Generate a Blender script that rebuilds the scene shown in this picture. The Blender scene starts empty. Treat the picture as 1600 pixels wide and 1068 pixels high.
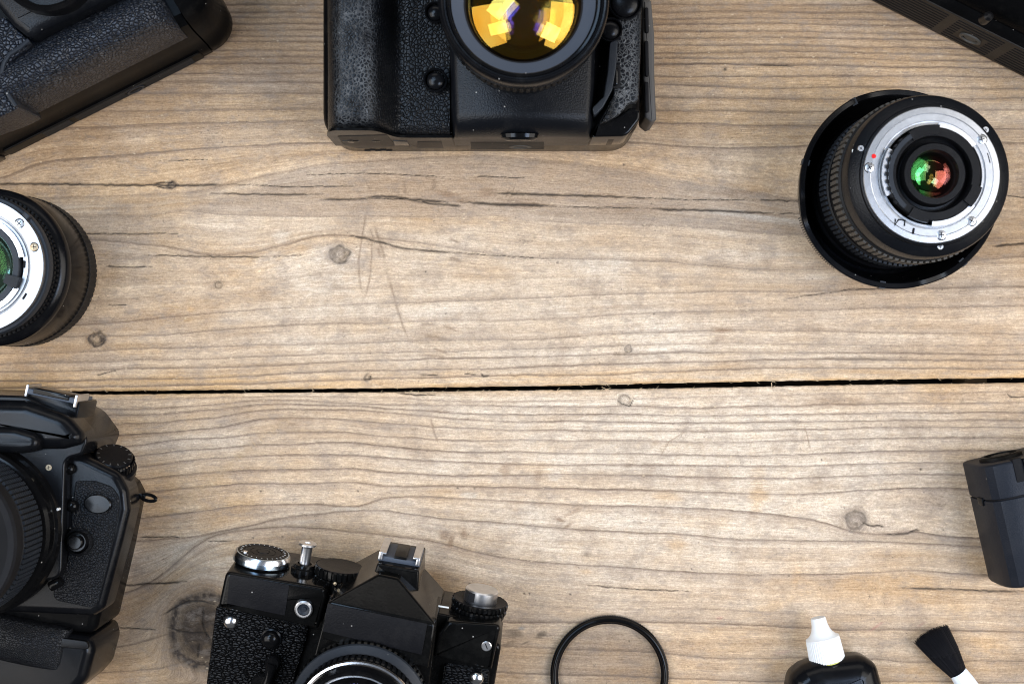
import bpy, math, random
import numpy as np
from mathutils import Matrix, Vector
random.seed(7)
S = 0.001                      # everything below is written in millimetres
scene = bpy.context.scene

# ------------------------------------------------------------------ camera, world, lamps, exposure
CAMZ, FPX = 800.0, 2480.0      # camera height over the boards (mm), focal length in photo pixels
cam_data = bpy.data.cameras.new('camera'); cam = bpy.data.objects.new('camera', cam_data)
scene.collection.objects.link(cam)
cam.location = (0, 0, CAMZ * S); cam.rotation_euler = (0, 0, 0)
cam_data.sensor_width = 36.0; cam_data.lens = 36.0 * FPX / 1600.0
cam_data.clip_start = 0.01; cam_data.clip_end = 20
cam_data.dof.use_dof = True; cam_data.dof.focus_distance = 0.79; cam_data.dof.aperture_fstop = 13
scene.camera = cam
scene.cycles.filter_width = 1.0

world = bpy.data.worlds.new("World"); scene.world = world; world.use_nodes = True
bg = world.node_tree.nodes['Background']
bg.inputs[0].default_value = (0.92, 0.96, 1.0, 1); bg.inputs[1].default_value = 0.09

def area(name, loc, target, sx, sy, power, col, spread=180):
    d = bpy.data.lights.new(name, 'AREA'); d.shape = 'RECTANGLE'; d.size = sx; d.size_y = sy
    d.energy = power; d.color = col; d.spread = math.radians(spread)
    o = bpy.data.objects.new(name, d); scene.collection.objects.link(o); o.location = loc
    o.rotation_euler = (Vector(target) - Vector(loc)).to_track_quat('-Z', 'Y').to_euler()
    return o
area('window_light', (1.12, -0.16, 1.00), (0.06, -0.05, 0), 1.20, 1.3, 17.0, (1.0, 0.955, 0.90), 135)
area('window_light', (-1.00, -0.16, 1.18), (-0.05, -0.08, 0), 1.10, 1.25, 13.8, (1.0, 0.955, 0.91), 140)
area('window_light', (0.25, 1.25, 0.80), (0.1, 0.05, 0), 1.8, 0.5, 5.5, (1.0, 0.93, 0.85))
area('added_sheen_panel', (-0.42, 0.36, 1.18), (-0.16, 0.13, 0), 0.62, 0.36, 8.0, (0.50, 0.71, 1.0))  # added blue panel, placed overhead for a sheen on the leather grips
area('added_sheen_panel', (-0.52, -0.14, 1.18), (-0.2, -0.08, 0), 0.25, 0.40, 3.0, (0.55, 0.74, 1.0))  # added panel for bluish highlights on the left-edge camera and its lens
area('added_sheen_panel', (0.60, -0.23, 1.15), (0.25, -0.09, 0), 0.34, 0.36, 6.0, (0.48, 0.66, 1.0))  # added panel giving the right-edge pack a soft blue sheen
vs = scene.view_settings; vs.view_transform = 'Standard'; vs.look = 'None'; vs.gamma = 1; vs.exposure = 0.0
vs.use_curve_mapping = False

# ------------------------------------------------------------------ geometry helpers (millimetres)
def P(px, py, z=0.0):
    k = (CAMZ - z) / FPX
    return ((px - 800) * k, (534 - py) * k)

class Frame:
    """local axes of one thing; hit() turns a photo pixel into a local point on the local plane z = zl"""
    def __init__(s, loc, rz=0.0, rx=0.0, ry=0.0):
        s.M = Matrix.Translation(loc) @ Matrix.Rotation(math.radians(rz), 4, 'Z') @ Matrix.Rotation(math.radians(rx), 4, 'X') @ Matrix.Rotation(math.radians(ry), 4, 'Y')
        s.I = s.M.inverted()
    def hit(s, px, py, zl):
        o = s.I @ Vector((0, 0, CAMZ)); d = s.I.to_3x3() @ Vector(((px - 800) / FPX, (534 - py) / FPX, -1))
        t = (zl - o.z) / d.z; q = o + d * t
        return (q.x, q.y)
    def hits(s, pts, zl): return [s.hit(a, b, zl) for a, b in pts]
    def empty(s, name, label, cat, group=None):
        e = bpy.data.objects.new(name, None); scene.collection.objects.link(e)
        M = s.M.copy(); M.translation = M.translation * S; e.matrix_world = M
        e.empty_display_size = 0.01
        e['label'] = label; e['category'] = cat
        if group: e['group'] = group
        return e

def ccw(p):
    a = sum(p[i][0] * p[(i + 1) % len(p)][1] - p[(i + 1) % len(p)][0] * p[i][1] for i in range(len(p)))
    return list(p) if a > 0 else list(reversed(p))

def rounded(pts, r, n=5):
    """fillet the corners of a polygon; r a number or one per corner"""
    m = len(pts); out = []
    rs = r if isinstance(r, (list, tuple)) else [r] * m
    for i in range(m):
        p = Vector(pts[i]).to_2d(); a = Vector(pts[i - 1]).to_2d(); b = Vector(pts[(i + 1) % m]).to_2d()
        da, db = (a - p), (b - p); la, lb = da.length, db.length
        if rs[i] <= 0 or la < 1e-6 or lb < 1e-6: out.append((p.x, p.y)); continue
        da /= la; db /= lb
        c = max(-.9999, min(.9999, da.dot(db))); ang = math.acos(c)
        if ang > 3.05: out.append((p.x, p.y)); continue
        t = min(rs[i] / math.tan(ang / 2), la * .48, lb * .48)
        q0, q1 = p + da * t, p + db * t
        for k in range(n + 1):
            u = k / n; q = q0 * (1 - u) ** 2 + p * 2 * u * (1 - u) + q1 * u * u
            out.append((q.x, q.y))
    return out

def inset(p, d):
    n = len(p); out = []
    for i in range(n):
        a = Vector(p[i - 1]); b = Vector(p[i]); c = Vector(p[(i + 1) % n])
        e0 = (b - a); e1 = (c - b)
        if e0.length < 1e-9: e0 = e1
        if e1.length < 1e-9: e1 = e0
        n0 = Vector((-e0.y, e0.x)).normalized(); n1 = Vector((-e1.y, e1.x)).normalized()
        m = n0 + n1
        if m.length < 1e-6: m = n0
        m.normalize(); s = d / max(.5, m.dot(n0))
        out.append((b.x + m.x * s, b.y + m.y * s))
    return out

class MB:
    def __init__(s): s.v = []; s.f = []
    def add(s, v, f, M=None):
        o = len(s.v)
        s.v += [tuple(M @ Vector(q)) for q in v] if M is not None else [tuple(q) for q in v]
        s.f += [tuple(i + o for i in g) for g in f]; return s
    def rings(s, rings, cap0=True, cap1=True, M=None, closed=True):
        n = len(rings[0]); v = [q for r in rings for q in r]; f = []
        for i in range(len(rings) - 1):
            for j in range(n if closed else n - 1):
                a = i * n + j; b = i * n + (j + 1) % n
                f.append((a, b, b + n, a + n))
        if cap0: f.append(tuple(reversed(range(n))))
        if cap1: f.append(tuple(range((len(rings) - 1) * n, len(rings) * n)))
        return s.add(v, f, M)
    def prism(s, pts, z0, z1, b=0.0, b0=0.0, n=4, slope=0.0, M=None):
        """upright slab over an outline, its upper rim rounded by b, sides drawn in by slope"""
        p = ccw(pts); R = []
        if b0 > 0:
            for k in range(n):
                t = math.pi / 2 * k / n
                R.append([(x, y, z0 + b0 * (1 - math.cos(t))) for x, y in inset(p, b0 * (1 - math.sin(t)))])
        R.append([(x, y, z0 + b0) for x, y in p])
        if b > 0:
            for k in range(n + 1):
                t = math.pi / 2 * k / n
                R.append([(x, y, z1 - b + b * math.sin(t)) for x, y in inset(p, slope + b * (1 - math.cos(t)))])
        else: R.append([(x, y, z1) for x, y in inset(p, slope)] if slope else [(x, y, z1) for x, y in p])
        return s.rings(R, M=M)
    def rev(s, prof, n=64, M=None, a0=0.0, a1=2 * math.pi, cap0=False, cap1=False, rf=None):
        full = abs(a1 - a0 - 2 * math.pi) < 1e-6; m = n if full else n + 1; R = []
        for r, z in prof:
            ring = []
            for i in range(m):
                a = a0 + (a1 - a0) * i / n; rr = rf(a, r, z, i) if rf else r
                ring.append((rr * math.cos(a), rr * math.sin(a), z))
            R.append(ring)
        return s.rings(R, cap0, cap1, M, closed=full)
    def arc_block(s, r0, r1, z0, z1, a0, a1, n=16, M=None):
        """solid sector of a ring"""
        R = []
        for i in range(n + 1):
            a = a0 + (a1 - a0) * i / n; c, q = math.cos(a), math.sin(a)
            R.append([(r0 * c, r0 * q, z0), (r1 * c, r1 * q, z0), (r1 * c, r1 * q, z1), (r0 * c, r0 * q, z1)])
        return s.rings(R, M=M)
    def gear(s, r, z0, z1, teeth, depth, b=.5, M=None, duty=.55):
        n = teeth * 6
        def rf(a, rr, z, i): return rr - (depth if (i % 6) / 6 >= duty and rr > r - b - 1e-6 else 0)
        return s.rev([(r - b, z0), (r, z0 + b), (r, z1 - b), (r - b, z1)], n, M, rf=rf)
    def box(s, cx, cy, z0, sx, sy, sz, b=0.4, rz=0, M=None):
        p = [(-sx / 2, -sy / 2), (sx / 2, -sy / 2), (sx / 2, sy / 2), (-sx / 2, sy / 2)]
        T = Matrix.Translation((cx, cy, 0)) @ Matrix.Rotation(math.radians(rz), 4, 'Z')
        if M is not None: T = M @ T
        return s.prism(rounded(p, max(b, .01), 2), z0, z0 + sz, b=b, n=2, M=T)
    def tube(s, path, r, n=8, M=None):
        R = []; pts = [Vector(q) for q in path]
        for i, q in enumerate(pts):
            d = (pts[min(i + 1, len(pts) - 1)] - pts[max(i - 1, 0)]).normalized()
            u = d.cross(Vector((0, 0, 1)));
            if u.length < 1e-3: u = d.cross(Vector((1, 0, 0)))
            u.normalize(); w = d.cross(u); rr = r[i] if isinstance(r, (list, tuple)) else r
            R.append([tuple(q + u * rr * math.cos(2 * math.pi * k / n) + w * rr * math.sin(2 * math.pi * k / n)) for k in range(n)])
        return s.rings(R, M=M)
    def sweep(s, prof, x0, x1, ra=0.0, rb=0.0, c=None, n=6, seg=1, M=None):
        """closed (y,z) profile swept along x, its two ends rounded"""
        cy = c[0] if c else sum(p[0] for p in prof) / len(prof); cz = c[1] if c else sum(p[1] for p in prof) / len(prof)
        h = max(max(abs(p[0] - cy) for p in prof), 1) ; st = []
        if ra > 0:
            st = [(x0 + ra * (1 - math.cos(t)), ra * (1 - math.sin(t))) for t in [math.pi / 2 * k / n for k in range(n)]]
        st2 = [(x0 + ra + (x1 - rb - x0 - ra) * k / seg, 0.0) for k in range(seg + 1)]
        st3 = [(x1 - rb + rb * math.sin(t), rb * (1 - math.cos(t))) for t in [math.pi / 2 * k / n for k in range(1, n + 1)]] if rb > 0 else []
        R = []
        for x, d in st + st2 + st3:
            ring = []
            for y, z in prof:
                dy, dz = y - cy, z - cz; l = math.hypot(dy, dz); q = max(0.02, 1 - d / max(l, d + .5)) if l > 0 else 1
                ring.append((x, cy + dy * q, max(0.2, cz + dz * q) if z > 0.2 else z))
            R.append(ring)
        return s.rings(R, M=M)
    def grid(s, x0, x1, y0, y1, nx, ny, fz, zb=None, M=None):
        """relief patch z = fz(x, y) over a rectangle, with skirts down to zb"""
        v = []; f = []
        for j in range(ny + 1):
            for i in range(nx + 1):
                x = x0 + (x1 - x0) * i / nx; y = y0 + (y1 - y0) * j / ny; q = fz(x, y)
                v.append(q if isinstance(q, tuple) else (x, y, q))
        for j in range(ny):
            for i in range(nx):
                a = j * (nx + 1) + i; f.append((a, a + 1, a + nx + 2, a + nx + 1))
        if zb is not None:
            rim = [i for i in range(nx + 1)] + [(j + 1) * (nx + 1) - 1 for j in range(1, ny + 1)] + [ny * (nx + 1) + i for i in range(nx - 1, -1, -1)] + [j * (nx + 1) for j in range(ny - 1, 0, -1)]
            o = len(v); v += [(v[i][0], v[i][1], zb) for i in rim]; m = len(rim)
            for k in range(m): f.append((rim[(k + 1) % m], rim[k], o + k, o + (k + 1) % m))
            f.append(tuple(o + k for k in reversed(range(m))))
        return s.add(v, f, M)
    def build(s, name, mat, parent=None, sharp=32, bevel=0.0, sub=0):
        me = bpy.data.meshes.new(name)
        me.from_pydata([(x * S, y * S, z * S) for x, y, z in s.v], [], s.f)
        me.validate(); me.materials.append(mat)
        me.polygons.foreach_set('use_smooth', [True] * len(me.polygons))
        me.set_sharp_from_angle(angle=math.radians(sharp)); me.update()
        o = bpy.data.objects.new(name, me); scene.collection.objects.link(o)
        if parent: o.parent = parent
        if bevel:
            m = o.modifiers.new('bevel', 'BEVEL'); m.width = bevel * S; m.segments = 3; m.limit_method = 'ANGLE'; m.angle_limit = math.radians(30)
        if sub:
            m = o.modifiers.new('sub', 'SUBSURF'); m.levels = sub; m.render_levels = sub
        return o

def T(x, y, z=0, rx=0, ry=0, rz=0):
    return Matrix.Translation((x, y, z)) @ Matrix.Rotation(math.radians(rz), 4, 'Z') @ Matrix.Rotation(math.radians(ry), 4, 'Y') @ Matrix.Rotation(math.radians(rx), 4, 'X')

def tag(o, label=None, cat=None, group=None, kind=None):
    if label: o['label'] = label
    if cat: o['category'] = cat
    if group: o['group'] = group
    if kind: o['kind'] = kind
    return o

# ------------------------------------------------------------------ materials
class NT:
    def __init__(s, name):
        s.m = bpy.data.materials.new(name); s.m.use_nodes = True; s.t = s.m.node_tree; s.t.nodes.clear()
        s.out = s.t.nodes.new('ShaderNodeOutputMaterial')
    def n(s, typ, ins=None, **kw):
        x = s.t.nodes.new('ShaderNode' + typ)
        for k, v in kw.items(): setattr(x, k, v)
        for k, v in (ins or {}).items():
            if isinstance(v, bpy.types.NodeSocket): s.t.links.new(v, x.inputs[k])
            else: x.inputs[k].default_value = v
        return x
    def math(s, op, a, b=0.0, c=0.0, clamp=False):
        return s.n('Math', {0: a, 1: b, 2: c}, operation=op, use_clamp=clamp).outputs[0]
    def ramp(s, fac, stops):
        r = s.n('ValToRGB', {0: fac}); e = r.color_ramp.elements
        while len(e) < len(stops): e.new(.5)
        for i, (p, c) in enumerate(stops):
            e[i].position = p; e[i].color = (c, c, c, 1) if isinstance(c, (int, float)) else (*c, 1)
        return r.outputs[0]
    def mix(s, fac, a, b, blend='MIX'):
        x = s.n('Mix', data_type='RGBA', blend_type=blend)
        for i, v in ((0, fac), (6, a), (7, b)):
            if isinstance(v, bpy.types.NodeSocket): s.t.links.new(v, x.inputs[i])
            else: x.inputs[i].default_value = v if i == 0 else ((*v, 1) if len(v) == 3 else v)
        return x.outputs[2]
    def obj(s, scale=(1, 1, 1), rot=(0, 0, 0)):
        c = s.n('TexCoord').outputs['Object']
        return s.n('Mapping', {0: c, 2: rot, 3: scale}).outputs[0]
    def noise(s, vec, sc, det=2.0, rough=.5): return s.n('TexNoise', {'Vector': vec, 'Scale': sc, 'Detail': det, 'Roughness': rough}).outputs[0]
    def bsdf(s, **kw):
        b = s.n('BsdfPrincipled', {k.replace('_', ' '): v for k, v in kw.items()}); s.t.links.new(b.outputs[0], s.out.inputs[0]); return b
def col4(c): return (*c, 1)

def plastic(name, c, rough, bump=0.0, bscale=2500, dust=0.25, spec=0.5, smudge=.12, metal=0.0, ior=1.36):
    t = NT(name); v = t.obj()
    sp = t.n('TexVoronoi', {'Vector': v, 'Scale': 330.0}); rn = t.n('TexWhiteNoise', {0: sp.outputs['Position']}, noise_dimensions='3D').outputs[0]
    big = t.noise(v, 35, 3); 
    dot = t.math('MULTIPLY', t.ramp(sp.outputs['Distance'], [(.06, 1.0), (.13, 0.0)]), t.math('GREATER_THAN', rn, 1 - dust * .22))
    film = t.ramp(t.noise(v, 90, 5, .7), [(.5, 0.0), (.8, 1.0)])
    cc = t.mix(t.math('MULTIPLY', film, .010), col4(c), (.5, .47, .42, 1))
    cc = t.mix(t.math('MULTIPLY', dot, .55), cc, (.55, .52, .48, 1))
    r = t.math('ADD', t.math('MULTIPLY', t.math('SUBTRACT', big, .5), smudge * 2), t.math('ADD', rough, t.math('MULTIPLY', film, .08)))
    b = t.bsdf(Base_Color=cc, Roughness=r, Metallic=metal, IOR=ior); b.inputs['Specular IOR Level'].default_value = spec * .45
    if bump:
        h = t.noise(v, bscale, 2)
        bp = t.n('Bump', {'Height': h, 'Strength': bump, 'Distance': .0003}); t.t.links.new(bp.outputs[0], b.inputs['Normal'])
    return t.m

def leather(name, c, rough, scale, stretch=(1, 1, 1), strength=.8, dist=.0006, spec=.3, crack=0.0, crackcol=(.32, .33, .34), edge=.12, rot=0.0, rnd=1.0):
    t = NT(name); v = t.obj(stretch, (0, 0, rot))
    w = t.n('TexNoise', {'Vector': v, 'Scale': scale * .7, 'Detail': 2.0})
    vv = t.n('VectorMath', {0: v, 1: t.n('VectorMath', {0: w.outputs['Color'], 3: .55 / scale}, operation='SCALE').outputs[0]}, operation='ADD').outputs[0]
    vo = t.n('TexVoronoi', {'Vector': vv, 'Scale': scale, 'Randomness': rnd}, feature='DISTANCE_TO_EDGE').outputs[0]
    hgt = t.ramp(vo, [(0, 0.0), (edge, .8), (edge * 3, 1.0)])
    fine = t.noise(v, scale * 6, 2)
    h = t.math('ADD', hgt, t.math('MULTIPLY', fine, .18))
    cc = col4(c)
    if crack:
        ox = t.n('SeparateXYZ', {0: t.n('TexCoord').outputs['Object']}).outputs[0]
        def worn(c0, w): return t.math('SUBTRACT', 1.0, t.math('DIVIDE', t.math('ABSOLUTE', t.math('SUBTRACT', ox, c0)), w), clamp=True)
        zone = t.math('MULTIPLY', t.ramp(t.noise(t.obj((1.0, .7, 1)), 55, 3, .6), [(.38, 0.0), (.56, 1.0)]), t.math('ADD', t.ramp(worn(-.0615, .012), [(.1, 0.0), (.6, 1.0)]), t.ramp(worn(.063, .008), [(.1, 0.0), (.6, 1.0)]), clamp=True))
        ln = t.math('MULTIPLY', t.ramp(vo, [(.05, 1.0), (.14, 0.0)]), zone)
        cc = t.mix(t.math('MULTIPLY', ln, crack), cc, col4(crackcol))
    film = t.ramp(t.noise(v, 60, 5, .7), [(.5, 0.0), (.8, 1.0)])
    cc = t.mix(t.math('MULTIPLY', film, .012), cc, (.4, .4, .4, 1))
    cc = t.mix(1.0, cc, t.mix(hgt, (.25, .25, .25, 1), (1.25, 1.25, 1.25, 1)), 'MULTIPLY')
    rr = t.math('ADD', rough, t.math('MULTIPLY', t.math('SUBTRACT', t.noise(v, 45, 2), .5), .2))
    b = t.bsdf(Base_Color=cc, Roughness=rr, IOR=1.36); b.inputs['Specular IOR Level'].default_value = spec
    bp = t.n('Bump', {'Height': h, 'Strength': strength, 'Distance': dist}); t.t.links.new(bp.outputs[0], b.inputs['Normal'])
    return t.m

def metal(name, c, rough, scratch=.1, aniso_scale=(1, 1, 1)):
    t = NT(name); v = t.obj(aniso_scale)
    n1 = t.noise(v, 300, 4, .7); n2 = t.noise(v, 40, 2)
    cc = t.mix(t.ramp(n1, [(.35, .35), (.65, 0.0)]), col4(c), col4(tuple(x * .55 for x in c)))
    r = t.math('ADD', rough, t.math('MULTIPLY', n2, scratch))
    b = t.bsdf(Base_Color=cc, Metallic=1.0, Roughness=r)
    bp = t.n('Bump', {'Height': n1, 'Strength': .12, 'Distance': .0001}); t.t.links.new(bp.outputs[0], b.inputs['Normal'])
    return t.m

def coated(name, tint, amount, rough=.02, tint2=None, across=False):
    """coated optical glass: clear with a coloured mirror reflection whose hue drifts over the surface"""
    t = NT(name)
    c = t.mix(t.ramp(t.noise(t.obj(), 60, 2), [(.38, 0.0), (.62, 1.0)]), tint, tint2 or tint)
    if across: c = t.mix(t.ramp(t.math('ADD', t.math('MULTIPLY', t.n('SeparateXYZ', {0: t.n('TexCoord').outputs['Object']}).outputs[0], 60.0), .5), [(.35, 0.0), (.62, 1.0)]), tint, tint2)
    g = t.n('BsdfGlossy', {'Color': c, 'Roughness': rough}); tr = t.n('BsdfTransparent', {0: (.86, .86, .86, 1)})
    lw = t.n('LayerWeight', {0: .25}).outputs['Fresnel']
    f = t.math('ADD', amount, t.math('MULTIPLY', lw, .4), clamp=True)
    mx = t.n('MixShader', {0: f, 1: tr.outputs[0], 2: g.outputs[0]}); t.t.links.new(mx.outputs[0], t.out.inputs[0])
    return t.m

M = {}
M['black'] = plastic('matte black plastic', (.0035, .0035, .004), .30, .22, 2300)
M['fine'] = plastic('black crackle paint', (.004, .0045, .0058), .31, .5, 1500, dust=.35)
M['satin'] = plastic('satin black plastic', (.0035, .0037, .0045), .21, .1, 1800)
M['gloss'] = plastic('gloss black plastic', (.003, .003, .0033), .13, .0, dust=.35, smudge=.1)
M['sidegloss'] = plastic('polished black shell', (.003, .003, .0032), .2, .0, dust=.35, ior=1.13)
M['platebrown'] = plastic('worn base plate', (.017, .0145, .0125), .45, .3, 1500, dust=.7)
M['enamel'] = plastic('black enamel paint', (.003, .003, .003), .15, .05, 900, dust=.3, smudge=.16)
M['deep'] = plastic('dull dark interior', (.006, .006, .007), .7, .0, dust=.1)
M['rubber'] = plastic('black rubber', (.007, .007, .0075), .5, .3, 1500, dust=.4)
M['wornrubber'] = plastic('worn grey rubber', (.075, .07, .065), .5, .3, 1200, dust=.5)
M['grey'] = plastic('dark grey paint', (.018, .021, .026), .36, .15, 2000, dust=.4)
M['steelgrey'] = plastic('grey lens ring', (.05, .06, .078), .4, .1, 2000, dust=.4)
M['brownblack'] = plastic('warm black plastic', (.006, .005, .0042), .42, .3, 1500, dust=.5, ior=1.25)
M['plaque'] = plastic('dull black plaque', (.004, .004, .005), .42, .3, 1200, dust=.6)
M['lightgrey'] = plastic('pale grey rubber rib', (.065, .06, .053), .45, .2, 1500, dust=.3)
M['white'] = plastic('white paint mark', (.75, .75, .73), .5, 0)
M['red'] = plastic('red paint', (.6, .01, .01), .35, 0)
M['yellow'] = plastic('yellowed residue', (.45, .45, .12), .4, 0)
M['pleather'] = leather('pebbled black leather', (.011, .014, .021), .33, 560, spec=.6, strength=.9, dist=.0007, edge=.16)
M['finegrip'] = leather('fine grip rubber', (.006, .0065, .008), .34, 900, strength=.7, dist=.0004, edge=.14)
M['cleather'] = leather('worn crackled rubber leather', (.004, .0045, .0055), .32, 600, strength=.7, dist=.0004, crack=.38, crackcol=(.42, .44, .46))
M['filmleather'] = leather('coarse grained leatherette', (.005, .005, .0055), .24, 760, (.55, 1.15, 1), 1.0, .0009, rot=math.radians(-14), edge=.16)
M['fleather'] = leather('fine leatherette', (.014, .015, .017), .34, 800, (1, 1, 1), .6, .0003)
M['chrome'] = metal('polished chrome', (.78, .78, .80), .16, .08)
M['alu'] = metal('brushed aluminium', (.66, .66, .67), .26, .12, (1, 1, 1))
M['bright'] = metal('bright lens flange', (.43, .435, .445), .33, .08)
M['satinmetal'] = metal('satin lens flange', (.30, .305, .315), .36, .08)
M['bluechrome'] = metal('blued chrome', (.42, .52, .62), .14, .1)
M['brass'] = metal('worn brass', (.42, .33, .22), .35, .2)
M['g_yellow'] = coated('amber coated glass', (.85, .56, .10), .17, .03, (.85, .42, .04))
M['g_blue'] = coated('blue coated glass', (.10, .20, .95), .16, .05, (.35, .15, .7))
M['g_olive'] = coated('olive coated glass', (.58, .56, .12), .17, .07, (.9, .45, .06))
M['g_green'] = coated('green coated glass', (.16, .70, .22), .15, .08, (.30, .62, .18))
M['g_red'] = coated('red coated glass', (.55, .12, .10), .16, .06, (.5, .22, .15))
M['g_split'] = coated('green to red coated glass', (.12, .62, .16), .20, .05, (.55, .14, .10), True)
M['g_mint'] = coated('mint coated glass', (.50, .85, .62), .42, .10, (.62, .78, .50))
M['g_filter'] = coated('violet coated filter glass', (.45, .35, 1.0), .004)
M['g_dark'] = coated('dark violet coated glass', (.25, .22, .5), .05)
M['packpaint'] = plastic('dark blue grey moulded plastic', (.010, .012, .017), .44, .4, 1500, dust=.35)

# ------------------------------------------------------------------ the two weathered planks
def vnoise(x, y, sx, sy, seed, octs=3, rough=.5):
    out = 0; amp = 1; tot = 0
    for o in range(octs):
        rs = np.random.RandomState(seed + o * 17); G = rs.rand(257, 257)
        u = x / sx * 2 ** o + 400.37; v = y / sy * 2 ** o + 400.71
        iu = np.floor(u).astype(int); iv = np.floor(v).astype(int); fu = u - iu; fv = v - iv
        fu = fu * fu * (3 - 2 * fu); fv = fv * fv * (3 - 2 * fv); iu %= 256; iv %= 256
        q = G[iv, iu] * (1 - fu) * (1 - fv) + G[iv, iu + 1] * fu * (1 - fv) + G[iv + 1, iu] * (1 - fu) * fv + G[iv + 1, iu + 1] * fu * fv
        out = out + q * amp; tot += amp; amp *= rough
    return out / tot

XF = np.arange(-900, 2500, 4.0)
def curve(pts, sm=16):
    xs, ys = zip(*pts); y = np.interp(XF, xs, ys)
    k = np.exp(-.5 * (np.arange(-60, 61, 4) / sm) ** 2); k /= k.sum()
    return np.convolve(np.pad(y, 15, 'edge'), k, 'valid')

# growth rings of the two boards (photo pixels on the board surface): points, side of the soft shade (+ towards the lower edge), strength, reach
UP = [
 ([(0, -60), (1600, -60)], -1, .8, 4), ([(0, -38), (1600, -40)], -1, .8, 4), ([(0, -18), (1600, -18)], -1, .8, 4), ([(0, -4), (1600, -6)], -1, .8, 4),
 ([(0, 8), (400, 7), (1037, 7), (1200, 7), (1600, 10)], -1, .9, 4),
 ([(0, 20), (400, 19), (760, 21), (1037, 19), (1200, 18), (1600, 22)], -1, .9, 4),
 ([(0, 29), (400, 27), (760, 31), (1037, 30), (1200, 28), (1600, 34)], -1, .8, 4),
 ([(0, 38), (400, 37), (760, 40), (1037, 39), (1200, 37), (1600, 44)], -1, 1., 4),
 ([(0, 48), (400, 47), (1037, 49), (1200, 49), (1600, 56)], -1, .9, 4),
 ([(0, 58), (400, 57), (1037, 60), (1200, 58), (1600, 66)], -1, .9, 4),
 ([(0, 67), (400, 65), (1037, 71), (1200, 70), (1600, 79)], -1, .9, 4),
 ([(0, 80), (400, 79), (1037, 84), (1200, 80), (1600, 88)], -1, .8, 4),
 ([(0, 91), (400, 89), (1037, 92), (1200, 90), (1600, 97)], -1, .8, 4),
 ([(0, 101), (400, 99), (760, 104), (1015, 102), (1120, 100), (1200, 101), (1340, 104), (1600, 108)], -1, 1., 4),
 ([(0, 117), (300, 116), (500, 115), (1037, 120), (1200, 120), (1400, 119), (1562, 121), (1600, 121)], -1, .8, 6),
 ([(0, 130), (300, 128), (500, 129), (1037, 133), (1200, 139), (1330, 135), (1600, 139)], -1, .8, 6),
 ([(0, 148), (300, 146), (500, 146), (1037, 152), (1200, 155), (1600, 154)], -1, .7, 8),
 ([(0, 176), (300, 172), (500, 170), (1037, 172), (1200, 176), (1600, 172)], -1, .6, 8),
 ([(0, 207), (68, 202), (162, 197), (260, 193), (400, 189), (520, 187), (800, 190), (1037, 191), (1200, 195), (1600, 200)], 1, .75, 9),
 ([(-200, 310), (0, 279), (20, 271), (49, 258), (78, 250), (130, 247), (195, 242), (260, 237), (325, 230), (422, 225), (520, 222), (800, 220), (1000, 222), (1075, 229), (1150, 231), (1212, 230), (1270, 226), (1600, 222)], 1, .85, 10),
 ([(-200, 330), (0, 312), (300, 300), (420, 272), (500, 256), (656, 246), (750, 242), (812, 246), (900, 255), (950, 262), (1012, 271), (1100, 289), (1180, 300), (1280, 318), (1600, 330)], 1, .35, 9),
 ([(-200, 350), (0, 345), (100, 339), (228, 339), (283, 328), (357, 336), (500, 338), (675, 339), (781, 337), (844, 347), (900, 350), (1000, 351), (1075, 355), (1125, 359), (1200, 365), (1300, 368), (1600, 372)], -1, .38, 12),
 ([(-200, 380), (0, 378), (150, 374), (250, 384), (330, 400), (400, 395), (435, 385), (487, 371), (511, 366), (556, 369), (600, 373), (672, 381), (731, 391), (812, 401), (844, 404), (900, 405), (1000, 407), (1050, 409), (1100, 416), (1150, 419), (1225, 422), (1300, 420), (1600, 402)], -1, .6, 9),
 ([(-200, 490), (0, 482), (137, 473), (240, 463), (344, 457), (500, 450), (800, 445), (1100, 440), (1300, 445), (1600, 440)], -1, .14, 12),
 ([(-200, 520), (0, 512), (100, 508), (200, 503), (344, 488), (475, 478), (600, 474), (750, 469), (812, 466), (950, 460), (1072, 457), (1256, 456), (1400, 452), (1600, 448)], -1, .6, 6),
 ([(-200, 532), (0, 527), (100, 526), (250, 524), (400, 511), (500, 507), (625, 504), (703, 501), (781, 501), (875, 498), (950, 492), (1072, 488), (1202, 486), (1400, 482), (1600, 478)], -1, .62, 12),
 ([(-200, 556), (0, 553), (100, 550), (287, 543), (400, 540), (500, 538), (625, 534), (781, 531), (844, 530), (950, 522), (1072, 518), (1153, 516), (1400, 520), (1600, 522)], -1, .6, 14),
 ([(-200, 571), (0, 569), (100, 567), (300, 561), (500, 554), (600, 551), (750, 548), (844, 545), (950, 541), (1153, 536), (1400, 541), (1600, 540)], -1, .55, 7),
 ([(-200, 584), (0, 582), (100, 580), (163, 578), (219, 576), (294, 575), (444, 571), (500, 568), (594, 563), (687, 560), (812, 559), (875, 557), (950, 555), (1072, 551), (1400, 552), (1600, 555)], -1, .8, 5),
 ([(-200, 597), (0, 596), (100, 595), (163, 594), (209, 592), (287, 592), (381, 588), (500, 582), (600, 579), (781, 576), (900, 571), (1000, 568), (1153, 564), (1234, 562), (1600, 564)], -1, .85, 4),
 ([(-200, 608), (0, 607), (100, 606), (209, 603), (287, 602), (412, 599), (500, 595), (600, 592), (781, 587), (950, 585), (1072, 579), (1234, 575), (1600, 577)], -1, .8, 4),
]
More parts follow.
